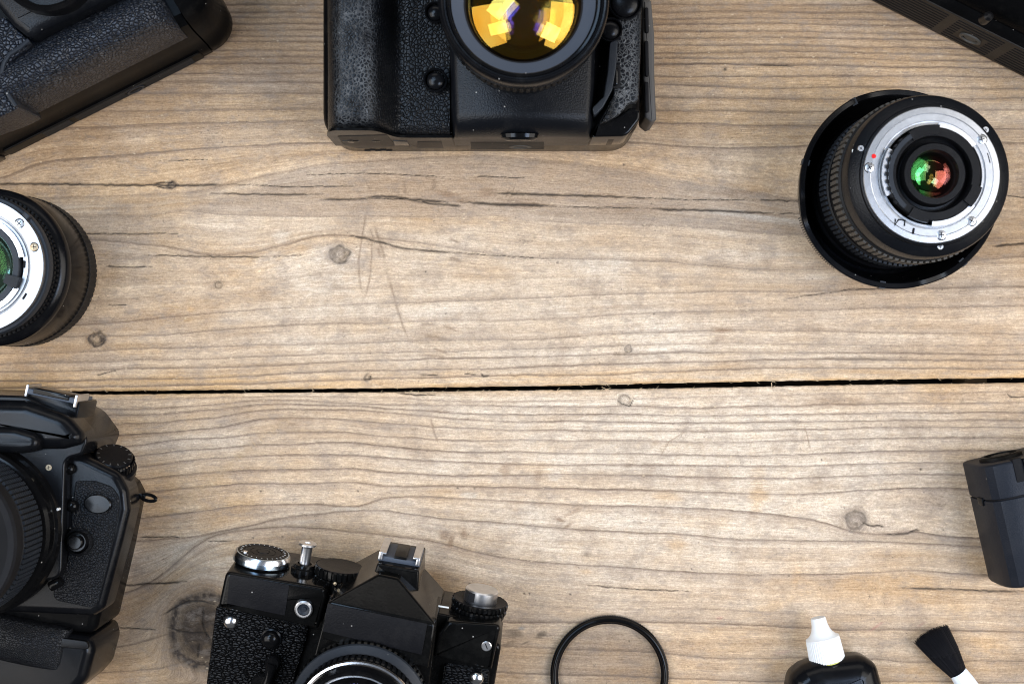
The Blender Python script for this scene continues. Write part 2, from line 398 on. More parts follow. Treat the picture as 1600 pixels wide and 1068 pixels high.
LO = [
 ([(0, 624), (200, 624), (350, 620), (450, 618), (600, 620), (700, 626), (775, 627), (900, 624), (1000, 622), (1200, 617), (1600, 611)], 1, .45, 5),
 ([(0, 640), (200, 638), (250, 637), (350, 630), (400, 624), (450, 625), (540, 628), (600, 631), (700, 633), (800, 634), (1000, 634), (1100, 637), (1200, 634), (1300, 631), (1600, 628)], 1, .7, 4),
 ([(0, 650), (200, 648), (250, 646), (350, 638), (400, 631), (450, 631), (500, 633), (560, 632), (600, 637), (650, 641), (750, 646), (875, 647), (1000, 647), (1100, 649), (1200, 647), (1300, 646), (1400, 644), (1600, 643)], 1, .85, 3),
 ([(0, 666), (200, 661), (250, 660), (350, 650), (400, 640), (450, 639), (500, 640), (560, 639), (600, 643), (650, 649), (700, 652), (800, 658), (900, 658), (1100, 660), (1300, 657), (1600, 655)], 1, .85, 3),
 ([(0, 684), (200, 679), (250, 676), (300, 671), (342, 667), (375, 660), (400, 656), (432, 652), (525, 654), (562, 657), (600, 661), (650, 664), (700, 667), (800, 671), (1000, 672), (1100, 674), (1200, 672), (1400, 667), (1600, 667)], 1, .8, 4),
 ([(0, 700), (200, 697), (250, 690), (300, 685), (350, 682), (375, 680), (400, 676), (450, 675), (500, 675), (550, 675), (600, 682), (650, 684), (700, 687), (800, 687), (1000, 688), (1100, 691), (1200, 689), (1400, 683), (1600, 684)], 1, .75, 6),
 ([(0, 716), (200, 712), (250, 708), (300, 702), (350, 699), (400, 695), (450, 693), (520, 690), (560, 691), (600, 697), (650, 701), (700, 705), (800, 706), (1000, 709), (1200, 711), (1300, 708), (1400, 704), (1600, 704)], 1, .85, 6),
 ([(0, 735), (200, 730), (250, 725), (300, 718), (350, 714), (400, 711), (450, 711), (520, 709), (600, 714), (650, 718), (700, 721), (800, 725), (1000, 726), (1200, 728), (1300, 726), (1400, 722), (1600, 722)], 1, .8, 7),
 ([(0, 757), (200, 752), (250, 745), (300, 741), (350, 736), (400, 733), (450, 733), (500, 732), (550, 730), (600, 737), (650, 740), (700, 743), (850, 741), (1000, 742), (1200, 747), (1300, 745), (1400, 740), (1600, 741)], 1, .85, 8),
 ([(0, 775), (200, 772), (250, 767), (300, 762), (350, 756), (400, 753), (450, 755), (500, 755), (550, 752), (600, 759), (650, 758), (725, 759), (800, 761), (900, 763), (1000, 765), (1100, 768), (1200, 772), (1250, 772), (1300, 770), (1350, 765), (1380, 762), (1420, 761), (1600, 766)], 1, .9, 9),
 ([(0, 820), (200, 812), (250, 805), (300, 800), (350, 792), (400, 788), (450, 786), (500, 788), (560, 794), (600, 776), (650, 774), (700, 777), (800, 783), (900, 788), (1000, 790), (1100, 794), (1150, 797), (1200, 802), (1250, 808), (1290, 816), (1325, 829), (1350, 832), (1382, 834), (1432, 828), (1475, 838), (1525, 841), (1600, 843)], 1, .85, 13),
 ([(0, 850), (200, 846), (300, 838), (400, 818), (450, 806), (560, 797), (600, 797), (650, 804), (700, 811), (750, 815), (800, 818), (850, 822), (900, 826), (950, 828), (1000, 831), (1050, 833), (1100, 838), (1150, 842), (1250, 844), (1350, 845), (1400, 847), (1600, 858)], 1, .8, 13),
 ([(0, 950), (200, 925), (245, 905), (272, 882), (298, 857), (325, 838), (350, 831), (400, 825), (450, 822), (500, 825), (600, 835), (650, 841), (700, 850), (725, 857), (780, 869), (850, 878), (900, 882), (950, 884), (1000, 887), (1050, 892), (1100, 894), (1180, 897), (1297, 896), (1407, 891), (1435, 889), (1504, 896), (1600, 902)], 1, .85, 15),
 ([(0, 1010), (180, 975), (230, 950), (300, 900), (350, 885), (500, 890), (700, 920), (780, 932), (830, 944), (950, 950), (1100, 950), (1250, 958), (1600, 962)], 1, .3, 14),
 ([(0, 1030), (200, 1010), (400, 950), (700, 965), (800, 972), (1000, 972), (1180, 976), (1260, 981), (1320, 985), (1400, 984), (1600, 987)], -1, .75, 16),
 ([(0, 1060), (250, 1045), (400, 1000), (700, 1002), (780, 1009), (905, 1014), (1030, 1019), (1117, 1029), (1250, 1028), (1350, 1030), (1450, 1034), (1600, 1032)], -1, .7, 12),
 ([(0, 1085), (300, 1070), (500, 1040), (780, 1050), (905, 1055), (1180, 1064), (1600, 1066)], -1, .7, 12),
 ([(0, 1110), (600, 1090), (1600, 1092)], -1, .6, 10), ([(0, 1140), (600, 1125), (1600, 1126)], -1, .7, 10), ([(0, 1180), (600, 1160), (1600, 1168)], -1, .7, 10),
 ([(0, 1230), (600, 1215), (1600, 1220)], -1, .6, 10), ([(0, 1290), (600, 1280), (1600, 1275)], -1, .7, 10), ([(0, 1350), (1600, 1340)], -1, .7, 10), ([(0, 1430), (1600, 1420)], -1, .7, 10),
]
GAP_UP = curve([(-300, 613), (0, 611.5), (200, 610.5), (420, 608), (600, 606.5), (760, 604), (900, 602), (1000, 599.5), (1200, 595.5), (1400, 592.5), (1600, 590), (1900, 587)], 20)
GAP_LO = curve([(-300, 617), (0, 616), (200, 616), (420, 613.5), (600, 612.5), (760, 610.5), (900, 609), (1000, 607.5), (1200, 603.8), (1400, 600.2), (1600, 597.6), (1900, 594.5)], 20)

# drying cracks: points, width in px, depth in mm
CR = [
 ([(380, 288), (450, 292), (520, 291), (560, 290)], .7, .5), ([(868, 322), (930, 324), (1007, 325)], .8, .6), ([(987, 308), (1080, 312), (1180, 312)], .7, .5), ([(580, 310), (640, 311)], .8, .6), ([(728, 396), (790, 400), (850, 404)], .6, .4), ([(422, 401), (480, 398)], .6, .4),
 ([(1217, 333), (1260, 334)], .7, .5), 
 ([(-60, 286), (0, 287), (60, 287), (130, 288), (200, 289), (253, 289.5), (280, 289.5), (330, 288.5), (383, 288)], 1.5, 1.6),
 ([(328, 302), (380, 303), (439, 303.5), (507, 303.5)], 1.2, 1.2), ([(500, 311), (545, 311), (578, 310)], 1.4, 1.2),
 ([(560, 309), (594, 306), (619, 307.5), (640, 311), (680, 314), (700, 315.5)], 1.5, 1.4), ([(653, 315), (690, 319), (725, 321.5)], 1.4, 1.2),
 ([(719, 315), (760, 318), (790, 319.5), (828, 320), (868, 322)], 1.7, 1.6), ([(765, 301), (831, 303), (931, 306), (987, 308)], 1.5, 1.6),
 ([(985, 307.5), (1010, 310)], 1., .8), ([(1007, 325), (1050, 327.5), (1130, 329), (1170, 331.5), (1217, 333)], 1.5, 1.5),
 ([(1180, 312), (1214, 313), (1250, 314.5), (1420, 318)], 1., 1.), ([(1551, 385), (1575, 382), (1610, 379)], 1.5, 1.5), ([(1560, 304), (1610, 310)], 1., 1.),
 ([(547, 367), (566, 371), (594, 378), (625, 387), (666, 391), (728, 396)], 1.3, 1.3),
 ([(110, 365), (180, 365), (286, 365)], .9, .7), ([(224, 398), (292, 400), (360, 401), (422, 401)], 1.1, 1.), ([(165, 416), (185, 417), (237, 417)], 1.2, 1.),
 ([(480, 273), (560, 270), (640, 273), (700, 277)], .7, .5), ([(740, 275), (820, 278)], .7, .5),
 ([(250, 251), (330, 249)], .6, .4),
 ([(165, 915), (197, 914), (250, 911), (292, 908)], 1.4, 1.4), ([(254, 961), (266, 953), (277, 946), (299, 938), (318, 939), (335, 943)], 1.2, 1.2), ([(180, 980), (248, 983)], .9, .8),
 ([(260, 979), (280, 986), (300, 988), (332, 987)], 1.1, 1.), ([(319, 948), (317, 972), (321, 988), (330, 999)], 1.6, 1.6), ([(312, 1002), (309, 1026)], 1.1, 1.),
 ([(215, 838), (285, 839)], .9, .7), ([(320, 845), (362, 845)], .7, .5),
 ([(1382, 835), (1400, 834.5), (1418, 833), (1432, 828), (1438, 828.5)], 1.2, 1.2), ([(1348, 816), (1358, 820), (1366, 822), (1375, 820), (1382, 823)], 1.1, .8),
 ([(1410, 918), (1480, 920), (1530, 922), (1610, 924)], 1.2, 1.2), ([(918, 914), (960, 918), (1010, 921), (1075, 923)], .9, .8), ([(240, 288), (250, 285.5), (262, 284.5), (272, 287)], 1.2, 1.),
 ([(244, 290), (256, 293), (270, 293)], 1.2, 1.), ([(655, 585), (684, 586)], 1., .8), ([(724, 583), (745, 585)], .9, .8), ([(752, 583), (755, 588), (765, 586)], 1.2, 1.), ([(566, 594), (580, 591), (578, 586)], 1., .8),
 ([(620, 613), (650, 617), (680, 616)], 1.2, 1.), ([(962, 623), (972, 631), (984, 634), (991, 622)], .9, .6), ([(1575, 616), (1580, 620), (1605, 620)], 1., .8),
 ([(165, 477), (200, 476)], .8, .6), ([(150, 586), (186, 577)], .7, .5), ([(1230, 466), (1330, 452), (1420, 449)], .8, .5), ([(1185, 101), (1210, 102)], .9, .8), ([(1190, 102), (1240, 103)], .9, .8),
]
# scratches (pale brown, shallow)
SC = [([(577, 310), (570, 345), (564, 380), (560, 410), (562, 440), (568, 470)], 1.5), ([(580, 370), (581, 400), (577, 440), (569, 468)], 1.4), ([(603, 424), (612, 450), (620, 480), (630, 510), (642, 540)], 1.7),
 ([(584, 352), (590, 368), (598, 392), (602, 410)], 2.0), ([(590, 385), (594, 402)], 2.5), ([(577, 355), (585, 375)], 1.4), ([(677, 277), (677, 296)], 3.2), ([(632, 280), (633, 305)], 2.2), ([(568, 275), (580, 300)], 1.), 
 ([(700, 372), (720, 380)], 1.6), ([(701, 402), (712, 405), (723, 411)], 3.6), ([(655, 506), (680, 506)], 2.2), ([(660, 525), (680, 526), (703, 531)], 2.6), ([(690, 508), (706, 514), (716, 518)], 1.3), ([(676, 543), (700, 552)], 1.6), ([(660, 555), (700, 557)], 1.6),
 ([(797, 290), (789, 312)], 1.), ([(805, 288), (796, 315)], 1.), ([(835, 575), (838, 640)], 0), ([(672, 648), (678, 675), (685, 693)], 1.8), ([(1075, 672), (1045, 690), (1028, 720)], 1.), ([(1256, 660), (1264, 690), (1266, 702)], 1.)]
# stains, plus a pale patch painted to lift the shadow by the left camera: x, y, rx, ry, angle, kind, strength
ST = [(420, 30, 420, 90, 0, 'br', .42), (1250, 5, 460, 70, 0, 'br', .32), (60, 240, 120, 60, 0, 'br', .2), (1334, 812, 30, 24, 0, 'gr', .55), (1378, 826, 46, 14, 12, 'gr', .5), (520, 398, 42, 16, 0, 'gr', .4), (532, 372, 30, 8, 0, 'or', .3), (590, 392, 20, 26, 20, 'br', .25), (250, 960, 60, 40, 0, 'gr', .15), (270, 860, 90, 40, 0, 'pl', .4), (400, 210, 120, 40, 0, 'gr', .3), (440, 125, 110, 34, 0, 'gr', .55), (420, 80, 120, 80, 0, 'br', .4), (200, 150, 200, 90, -20, 'br', .3), (815, 318, 42, 7, 3, 'br', .5), (705, 306, 28, 6, 18, 'br', .55), (760, 300, 14, 9, 0, 'br', .45), (1005, 325, 70, 6, 0, 'br', .4), (1150, 300, 26, 5, 3, 'br', .4), (1230, 350, 50, 10, 8, 'gr', .6), (1190, 340, 70, 6, 8, 'pl', .8), (1310, 360, 70, 14, 8, 'gr', .5),
 (690, 362, 14, 5, 15, 'br', .25), (1127, 515, 15, 4, 0, 'br', .7), (1127, 528, 10, 4, 0, 'br', .3), (695, 835, 8, 9, 60, 'br', .6), (704, 846, 5, 10, 10, 'br', .7), (725, 832, 6, 7, 0, 'br', .7), (875, 812, 8, 3, 20, 'br', .7), (888, 820, 9, 3, -30, 'br', .6),
 (895, 800, 14, 3, -25, 'br', .5), (790, 735, 9, 15, 0, 'br', .45), (805, 760, 12, 40, 0, 'br', .22), (840, 745, 6, 16, 0, 'br', .35), (825, 730, 40, 8, 0, 'or', .35), (1185, 775, 14, 22, 10, 'or', .6), (1185, 745, 10, 14, 0, 'or', .3), (1045, 776, 24, 8, 0, 'or', .45), (1055, 850, 14, 12, 0, 'or', .5), (1100, 815, 60, 10, 5, 'or', .3),
 (690, 785, 30, 22, 0, 'or', .25), (370, 790, 16, 9, 0, 'or', .25), (1050, 735, 18, 8, 0, 'pl', .9), (1068, 715, 14, 6, -20, 'pl', .8), (868, 744, 7, 6, 0, 'pl', 1.), (733, 773, 12, 4, 0, 'pl', .8), (540, 795, 22, 3, 0, 'pl', .6), (265, 798, 16, 5, 0, 'or', .5), (296, 482, 6, 5, 0, 'or', .6), (292, 500, 9, 4, 5, 'or', .5), (275, 480, 5, 3, 0, 'or', .4),
 (500, 840, 60, 8, 0, 'gr', .1), (360, 655, 26, 14, -20, 'gr', .45), (380, 640, 30, 14, -30, 'gr', .3), (395, 660, 16, 5, -10, 'gr', .5), (560, 657, 30, 4, 0, 'gr', .2), (1380, 780, 12, 8, 0, 'gr', .2), (1430, 790, 46, 11, 0, 'gr', .55), (1500, 775, 60, 14, 4, 'gr', .5), (1410, 806, 22, 9, 0, 'gr', .2),
 (845, 992, 10, 4, -25, 'dk', .8), (862, 990, 16, 3, -20, 'gr', .6), (800, 990, 20, 10, 10, 'dk', .6), (795, 1005, 22, 6, -20, 'dk', .5), (820, 1004, 8, 2, -20, 'dk', .8), (815, 981, 6, 3, 0, 'bl', .9), (995, 993, 7, 3, 30, 'dk', .5), (918, 865, 5, 4, 0, 'dk', .5), (930, 868, 10, 2, 0, 'gr', .4), (915, 893, 10, 4, 0, 'or', .5), (1122, 924, 7, 6, 0, 'gr', .4), (870, 905, 60, 14, 2, 'gr', .35), (930, 935, 90, 12, 3, 'gr', .3), (1080, 945, 90, 16, 3, 'gr', .2), (800, 960, 60, 12, 10, 'gr', .3),
 (1370, 978, 12, 2, -35, 'rd', .7), (1125, 965, 5, 2, 0, 'rd', .6), (1440, 975, 6, 1.5, -30, 'rd', .5), (1225, 1018, 14, 3, -10, 'rd', .3), (1545, 1008, 30, 12, 10, 'or', .45), (1500, 955, 20, 14, 0, 'or', .3), (1245, 900, 6, 14, 10, 'or', .4), (1210, 945, 40, 8, -20, 'or', .35), (1600, 955, 40, 30, 0, 'gr', .45), (1590, 1040, 30, 26, 0, 'dk', .3),
 (190, 398, 55, 16, -6, 'gr', .6), (200, 470, 90, 5, -3, 'br', .3), (170, 505, 70, 9, 0, 'gr', .5), (120, 560, 110, 10, -2, 'gr', .3), (240, 497, 80, 7, -4, 'br', .35), (350, 517, 30, 4, -3, 'gr', .3), (850, 535, 60, 12, 0, 'gr', .22), (860, 500, 30, 14, 0, 'gr', .15), (1300, 470, 160, 18, -4, 'gr', .22), (1440, 540, 200, 12, 0, 'gr', .25), (1420, 580, 200, 8, 0, 'gr', .35), (1350, 560, 60, 4, 0, 'dk', .3),
 (780, 465, 16, 8, -25, 'gr', .3), (300, 320, 60, 8, 0, 'tn', .3), (1520, 455, 90, 22, 0, 'gr', .35), (1500, 395, 110, 20, 0, 'br', .25), (440, 370, 14, 12, 0, 'pl', .4), (480, 420, 90, 40, 0, 'pl', .45), (1170, 400, 70, 10, 0, 'pl', .3), (690, 640, 24, 4, 0, 'br', .4), (460, 655, 40, 8, 0, 'br', .3), (1310, 627, 50, 8, 0, 'br', .3), (1560, 640, 30, 10, 0, 'gr', .3)]
KN = [  # knots: x, y, core radius px, influence, darkness
 (531, 399, 15, 13, 30, .5), (151, 530, 12, 10, 22, .7), (1337, 812, 14, 13, 26, .42), (318, 985, 50, 52, 75, 1.15), (982, 545, 5, 6, 9, .5), (341, 445, 5, 5, 9, .35), (268, 289, 6, 5, 14, .7), (976, 625, 9, 9, 16, .3), (573, 590, 4, 5, 7, .5)]

def axis(f0, f1, step, c0, c1, cstep):
    return np.concatenate([np.arange(c0, f0, cstep), np.arange(f0, f1, step), np.arange(f1, c1 + cstep, cstep)])

def make_plank(name, lines, upper, ymin, ymax):
    xs = axis(-272, 272, .58, -452, 452, 4.0)
    L = [curve(p, 14) for p, *_ in lines]
    edge = (GAP_UP if upper else GAP_LO)
    PXc = xs * 3.1 + 800
    ey = (534 - np.interp(PXc, XF, edge)) / 3.1                      # gap edge, mm
    ey = ey + (vnoise(PXc, PXc * 0, 9, 5, 3 if upper else 9, 3) - .5) * .55
    # rows: offset from the gap edge
    D = np.concatenate([[-.0], np.arange(.12, 1.6, .3), np.arange(1.6, 200, .46), np.arange(200, 330, 4.0)])
    nx, ny = len(xs), len(D)
    X = np.repeat(xs[None, :], ny, 0); Y = ey[None, :] + (D[:, None] if upper else -D[:, None])
    PX = X * 3.1 + 800; PY = 534 - Y * 3.1
    wob = (vnoise(PX, PY, 60, 18, 21, 3) - .5) * 3.6 + (vnoise(PX, PY, 9, 5, 31, 2) - .5) * 1.1
    W = PY + wob
    Lx = np.array([np.interp(PXc, XF, l) for l in L])
    dark = np.zeros_like(PX); soft = np.zeros_like(PX); relief = np.zeros_like(PX)
    for k, (p, side, st, reach) in enumerate(lines):
        d = (W - Lx[k][None, :]) * side
        var = .55 + .75 * vnoise(PX, PY * 0 + k * 7.3, 110, 3, 50 + k, 3)
        core = np.exp(-(np.where(d > 0, d / 2.0, d / .9)) ** 2) * st * np.clip(var, .2, 1.15)
        sh = np.where(d > -.4, np.exp(-np.clip(d, 0, 99) / (reach * .62)), 0) * st * np.clip(vnoise(PX, PY * 0 + k * 3.1, 160, 3, 90 + k, 2) * 1.3, .1, 1)
        dark = np.maximum(dark, core); soft = np.maximum(soft, sh)
        relief -= np.exp(-(d / 2.4) ** 2) * st * .38
    # straightened grain coordinate
    ref = np.cumsum(np.concatenate([[0], np.diff(np.array([l[300] for l in L]))])); grain = np.zeros_like(PX)
    o = np.argsort(Lx[:, nx // 2])
    Ls = np.maximum.accumulate(Lx[o] + np.arange(len(o))[:, None] * .01, axis=0); rv = Ls[:, nx // 2]
    for i in range(nx):
        c = Ls[:, i]; g = np.interp(W[:, i], c, rv)
        g = np.where(W[:, i] < c[0], rv[0] + (W[:, i] - c[0]), g); g = np.where(W[:, i] > c[-1], rv[-1] + (W[:, i] - c[-1]), g); grain[:, i] = g
    # knots bend the grain coordinate into circles
    knot = np.zeros_like(PX); kring = np.zeros_like(PX)
    for (kx, ky, rx, ry, inf, dk) in KN:
        if (ky < 612) != upper: continue
        q = np.hypot((PX - kx) / rx, (PY - ky) / ry) + (vnoise(PX, PY, rx * .7, ry * .7, int(kx), 3) - .5) * (.7 if rx < 40 else .28)
        dist = np.hypot(PX - kx, (PY - ky) * rx / ry)
        g = np.exp(-np.clip((q - .9), 0, 9) ** 2 * 5.0)
        grain = grain * (1 - g) + (ky + q * ry * 1.3) * g
        kcore = 1 / (1 + np.exp((q - .95) * 12))
        prof_k = 1.0 if rx > 40 else np.clip(.30 + .75 * q ** 2 + (vnoise(PX, PY, 4, 4, int(ky) + 3, 2) - .5) * 1.1, .05, 1.2)
        knot = np.maximum(knot, kcore * min(dk * 1.5, 1.1) * prof_k * ((.75 + .5 * vnoise(PX, PY, 6, 6, int(ky), 2)) if rx < 40 else (.72 + .35 * vnoise(PX, PY, 9, 9, 4, 2))))
        kring = np.maximum(kring, np.exp(-((q - 1.05) / .17) ** 2) * min(1, dk * 1.5) * (.4 + .9 * vnoise(PX, PY, 4, 4, 77, 2)).clip(0, 1.1))
        for rr in (.35, .65): kring = np.maximum(kring, np.exp(-((q - rr) / .09) ** 2) * dk * .8 * vnoise(PX, PY, 5, 5, 19, 2))
        dark *= 1 - np.exp(-np.clip(q - .8, 0, 9) ** 2 * 4) * .9; soft = np.maximum(soft * (1 - g * .7), .55 * np.exp(-((q - 1.35) / .35) ** 2) * dk)
        relief += -np.exp(-((q - 1.05) / .1) ** 2) * .35 + kcore * .25
    streak = vnoise(PX, grain, 260, 5.0, 71, 4, .6) * .6 + vnoise(PX, grain, 90, 2.2, 77, 3) * .4
    # cracks
    crack = np.zeros_like(PX); scr = np.zeros_like(PX)
    def seg(pts, w, jit):
        out = np.full_like(PX, 1e3); tot = len(pts)
        xa = min(p[0] for p in pts) - 8; xb = max(p[0] for p in pts) + 8; ya = min(p[1] for p in pts) - 8; yb = max(p[1] for p in pts) + 8
        m = (PX > xa) & (PX < xb) & (PY > ya) & (PY < yb)
        if not m.any(): return None
        x = PX[m] ; y = PY[m] + (vnoise(x, y0 := PY[m] * 0, 7, 5, int(pts[0][0]) % 97, 3) - .5) * jit
        best = np.full(x.shape, 1e3); tt = np.zeros(x.shape)
        for i in range(tot - 1):
            (x0, y0_), (x1, y1) = pts[i], pts[i + 1]; dx, dy = x1 - x0, y1 - y0_; l2 = dx * dx + dy * dy
            t = np.clip(((x - x0) * dx + (y - y0_) * dy) / l2, 0, 1); dd = np.hypot(x - x0 - t * dx, y - y0_ - t * dy)
            b = dd < best; best = np.where(b, dd, best); tt = np.where(b, (i + t) / (tot - 1), tt)
        return m, best, tt
    for pts, w, dep in CR:
        q = seg(pts, w, 2.6)
        if q is None or (pts[0][1] < 604) != upper: continue
        m, d, t = q; taper = np.clip(np.minimum(t, 1 - t) * 7, .45, 1) * (.6 + .7 * vnoise(PX[m], PY[m], 14, 50, 5, 2))
        v = np.exp(-(d / (w * taper * .85)) ** 2) * (.8 + .5 * vnoise(PX[m], PY[m], 3, 3, 8, 2)).clip(0, 1); crack[m] = np.maximum(crack[m], v * np.clip(taper * 1.3, 0, 1)); relief[m] -= v * dep * .8
    for pts, w in SC:
        if w == 0: continue
        q = seg(pts, w, 1.0)
        if q is None or (pts[0][1] < 604) != upper: continue
        m, d, t = q; v = np.exp(-(d / w) ** 2) * np.clip(np.minimum(t, 1 - t) * 5, .2, 1); scr[m] = np.maximum(scr[m], v)
        relief[m] -= v * .18
    # scraped furrow running diagonally over the lower board
    if not upper:
        fx, fy = (PX - 360) / 1.0, (PY - 725)
        u = (fx * .80 + fy * -.60); w_ = (fx * .60 + fy * .80); 
        furrow = np.exp(-((w_ + 3 * np.sin(u / 40)) / 7) ** 2) * np.clip(1 - np.abs(u / 150) ** 3, 0, 1)
        chat = vnoise(u, w_, 2.6, 14, 12, 2); relief += furrow * (chat - .6) * .5
    else: furrow = np.zeros_like(PX); chat = furrow
    stain_lift = {k: np.zeros_like(PX) for k in ('br', 'gr', 'pl', 'or', 'dk', 'tn', 'rd', 'bl')}
    fr = (vnoise(PX, grain, 22, 4, 40, 3) - .5)
    for (sx, sy, rx, ry, an, kd, st) in ST:
        if (sy < 604) != upper: continue
        a = math.radians(an); u = ((PX - sx) * math.cos(a) + (PY - sy) * math.sin(a)) / rx; v = (-(PX - sx) * math.sin(a) + (PY - sy) * math.cos(a)) / ry
        q = np.hypot(u, v) + fr * 1.3; stain_lift[kd] = np.maximum(stain_lift[kd], st / (1 + np.exp((q - .9) * 5)))
    # grey weathered tongues of the upper board
    if upper:
        def band(ya, yb, xa, xb, tx=60):
            top = np.interp(PX, [p[0] for p in ya], [p[1] for p in ya]); bot = np.interp(PX, [p[0] for p in yb], [p[1] for p in yb])
            Wn = PY + fr * 5
            return 1 / (1 + np.exp(-(Wn - top) / 1.6)) / (1 + np.exp((Wn - bot) / 1.6)) * np.clip((PX - xa) / tx, 0, 1) * np.clip((xb - PX) / tx, 0, 1)
        g1 = band([(283, 326), (325, 318), (385, 302), (420, 284), (470, 262), (520, 255), (656, 246), (750, 242), (812, 246), (931, 259), (1012, 271), (1100, 289), (1180, 300), (1300, 318)],
                  [(283, 329), (357, 336), (500, 338), (675, 339), (781, 337), (844, 347), (1000, 351), (1125, 359), (1200, 365), (1400, 370)], 270, 1420)
        g2 = band([(104, 339), (228, 339), (270, 346), (290, 354)], [(110, 368), (195, 365), (260, 361), (290, 355)], 60, 292, 20)
        g3 = band([(100, 368), (240, 367), (250, 377)], [(100, 425), (150, 400), (190, 388), (225, 384), (250, 378)], 60, 250, 20)
        stain_lift['gr'] = np.maximum(stain_lift['gr'], np.maximum(g1 * .62, np.maximum(g2 * .45, g3 * .6)))
    # broad tone of the wood: old tan towards the far left and top, bleached in the middle
    pale = np.exp(-((PX - 1000) / 620) ** 2 - ((PY - 690) / 300) ** 2) + .35 * np.exp(-((PX - 560) / 260) ** 2 - ((PY - 440) / 130) ** 2)
    pale = np.clip(pale + (vnoise(PX, grain, 200, 40, 61, 3) - .5) * .7, 0, 1)
    ed = np.abs(Y - ey[None, :]); orange = np.exp(-ed / 3.2) * (.95 if upper else .45) + (np.exp(-((ed - 5) / 3.5) ** 2) * .75 * vnoise(PX, PY, 150, 9, 8, 2) if upper else 0)
    orange = np.clip(np.maximum(orange * (vnoise(PX, grain, 60, 4, 15, 3) * 1.6), stain_lift['or']), 0, 1)
    dots = np.zeros_like(PX); rs = np.random.RandomState(5 if upper else 6)
    for _ in range(120):
        dx_, dy_ = rs.uniform(-20, 1620), rs.uniform(0, 604) if upper else rs.uniform(620, 1068); r_ = rs.choice([.7, .9, 1.2, 1.5], p=[.4, .3, .2, .1])
        m = (np.abs(PX - dx_) < 6) & (np.abs(PY - dy_) < 6); dots[m] = np.maximum(dots[m], np.exp(-(np.hypot(PX[m] - dx_, PY[m] - dy_) / r_) ** 4) * .8)
    for dx_, dy_, r_ in ((1133, 108, 2.4), (1439, 733, 2.0), (407, 767, 1.6), (559, 767, 1.6), (1338, 0, 1), (975, 257, 1.6), (1284, 718, 1.6), (871, 410, 1.4), (665, 424, 1.6), (715, 762, 1.6), (441, 838, 1.4), (395, 840, 1.4), (819, 927, 1.6), (827, 927, 1.6), (891, 928, 1.6)):
        m = (np.abs(PX - dx_) < 8) & (np.abs(PY - dy_) < 8); v = np.exp(-(np.hypot(PX[m] - dx_, PY[m] - dy_) / r_) ** 4); dots[m] = np.maximum(dots[m], v); relief[m] -= v * .6
    # relief of the surface
    und = (vnoise(PX, grain, 320, 14, 23, 2) - .5) * .5
    Z = relief + und + (vnoise(PX, grain, 60, 2.4, 27, 3) - .5) * .10 - .35
    Z = Z - np.exp(-ed / .5) * .9
    Z = np.minimum(Z, -.02)
    # side wall down into the gap
    wall = [(-.05, -2.5), (.1, -8), (.3, -24)]
    sg = 1 if upper else -1
    Xw = np.array([xs for _ in wall]); Yw = np.array([ey + sg * a for a, b in wall]); Zw = np.array([xs * 0 + b for a, b in wall])
    Xa = np.concatenate([Xw[::-1], X]); Ya = np.concatenate([Yw[::-1], Y]); Za = np.concatenate([Zw[::-1], Z])
    nr = Xa.shape[0]; co = np.stack([Xa, Ya, Za], -1).reshape(-1, 3) * S
    j, i = np.meshgrid(np.arange(nr - 1), np.arange(nx - 1), indexing='ij'); a = (j * nx + i).ravel()
    quad = np.stack([a, a + 1, a + nx + 1, a + nx], -1) if upper else np.stack([a, a + nx, a + nx + 1, a + 1], -1)
    me = bpy.data.meshes.new(name); me.vertices.add(len(co)); me.vertices.foreach_set('co', co.ravel())
    me.loops.add(quad.size); me.loops.foreach_set('vertex_index', quad.ravel().astype(np.int32))
    me.polygons.add(len(quad)); me.polygons.foreach_set('loop_start', np.arange(0, quad.size, 4, dtype=np.int32))
    me.polygons.foreach_set('use_smooth', np.ones(len(quad), bool)); me.update(calc_edges=True)
    pad = lambda A: np.concatenate([np.repeat(A[:1], len(wall), 0), A]).ravel().astype(np.float32)
    for nm, A in (('grain', (grain) / 3100.0), ('dark', dark), ('soft', soft), ('streak', streak), ('knot', knot), ('kring', kring), ('crack', crack), ('scratch', scr), ('pale', np.clip(pale + stain_lift['pl'] * 1.1, 0, 2)), ('grey', stain_lift['gr']), ('brown', stain_lift['br']), ('orange', orange), ('dirt', np.clip(np.maximum(stain_lift['dk'], dots), 0, 1)), ('redmark', stain_lift['rd']), ('bluemark', stain_lift['bl']), ('furrow', furrow * np.clip(chat * 1.4, 0, 1))):
        at = me.attributes.new(nm, 'FLOAT', 'POINT'); at.data.foreach_set('value', pad(A))
    me.materials.append(M['wood'])
    o_ = bpy.data.objects.new(name, me); scene.collection.objects.link(o_); o_['kind'] = 'structure'
    return o_

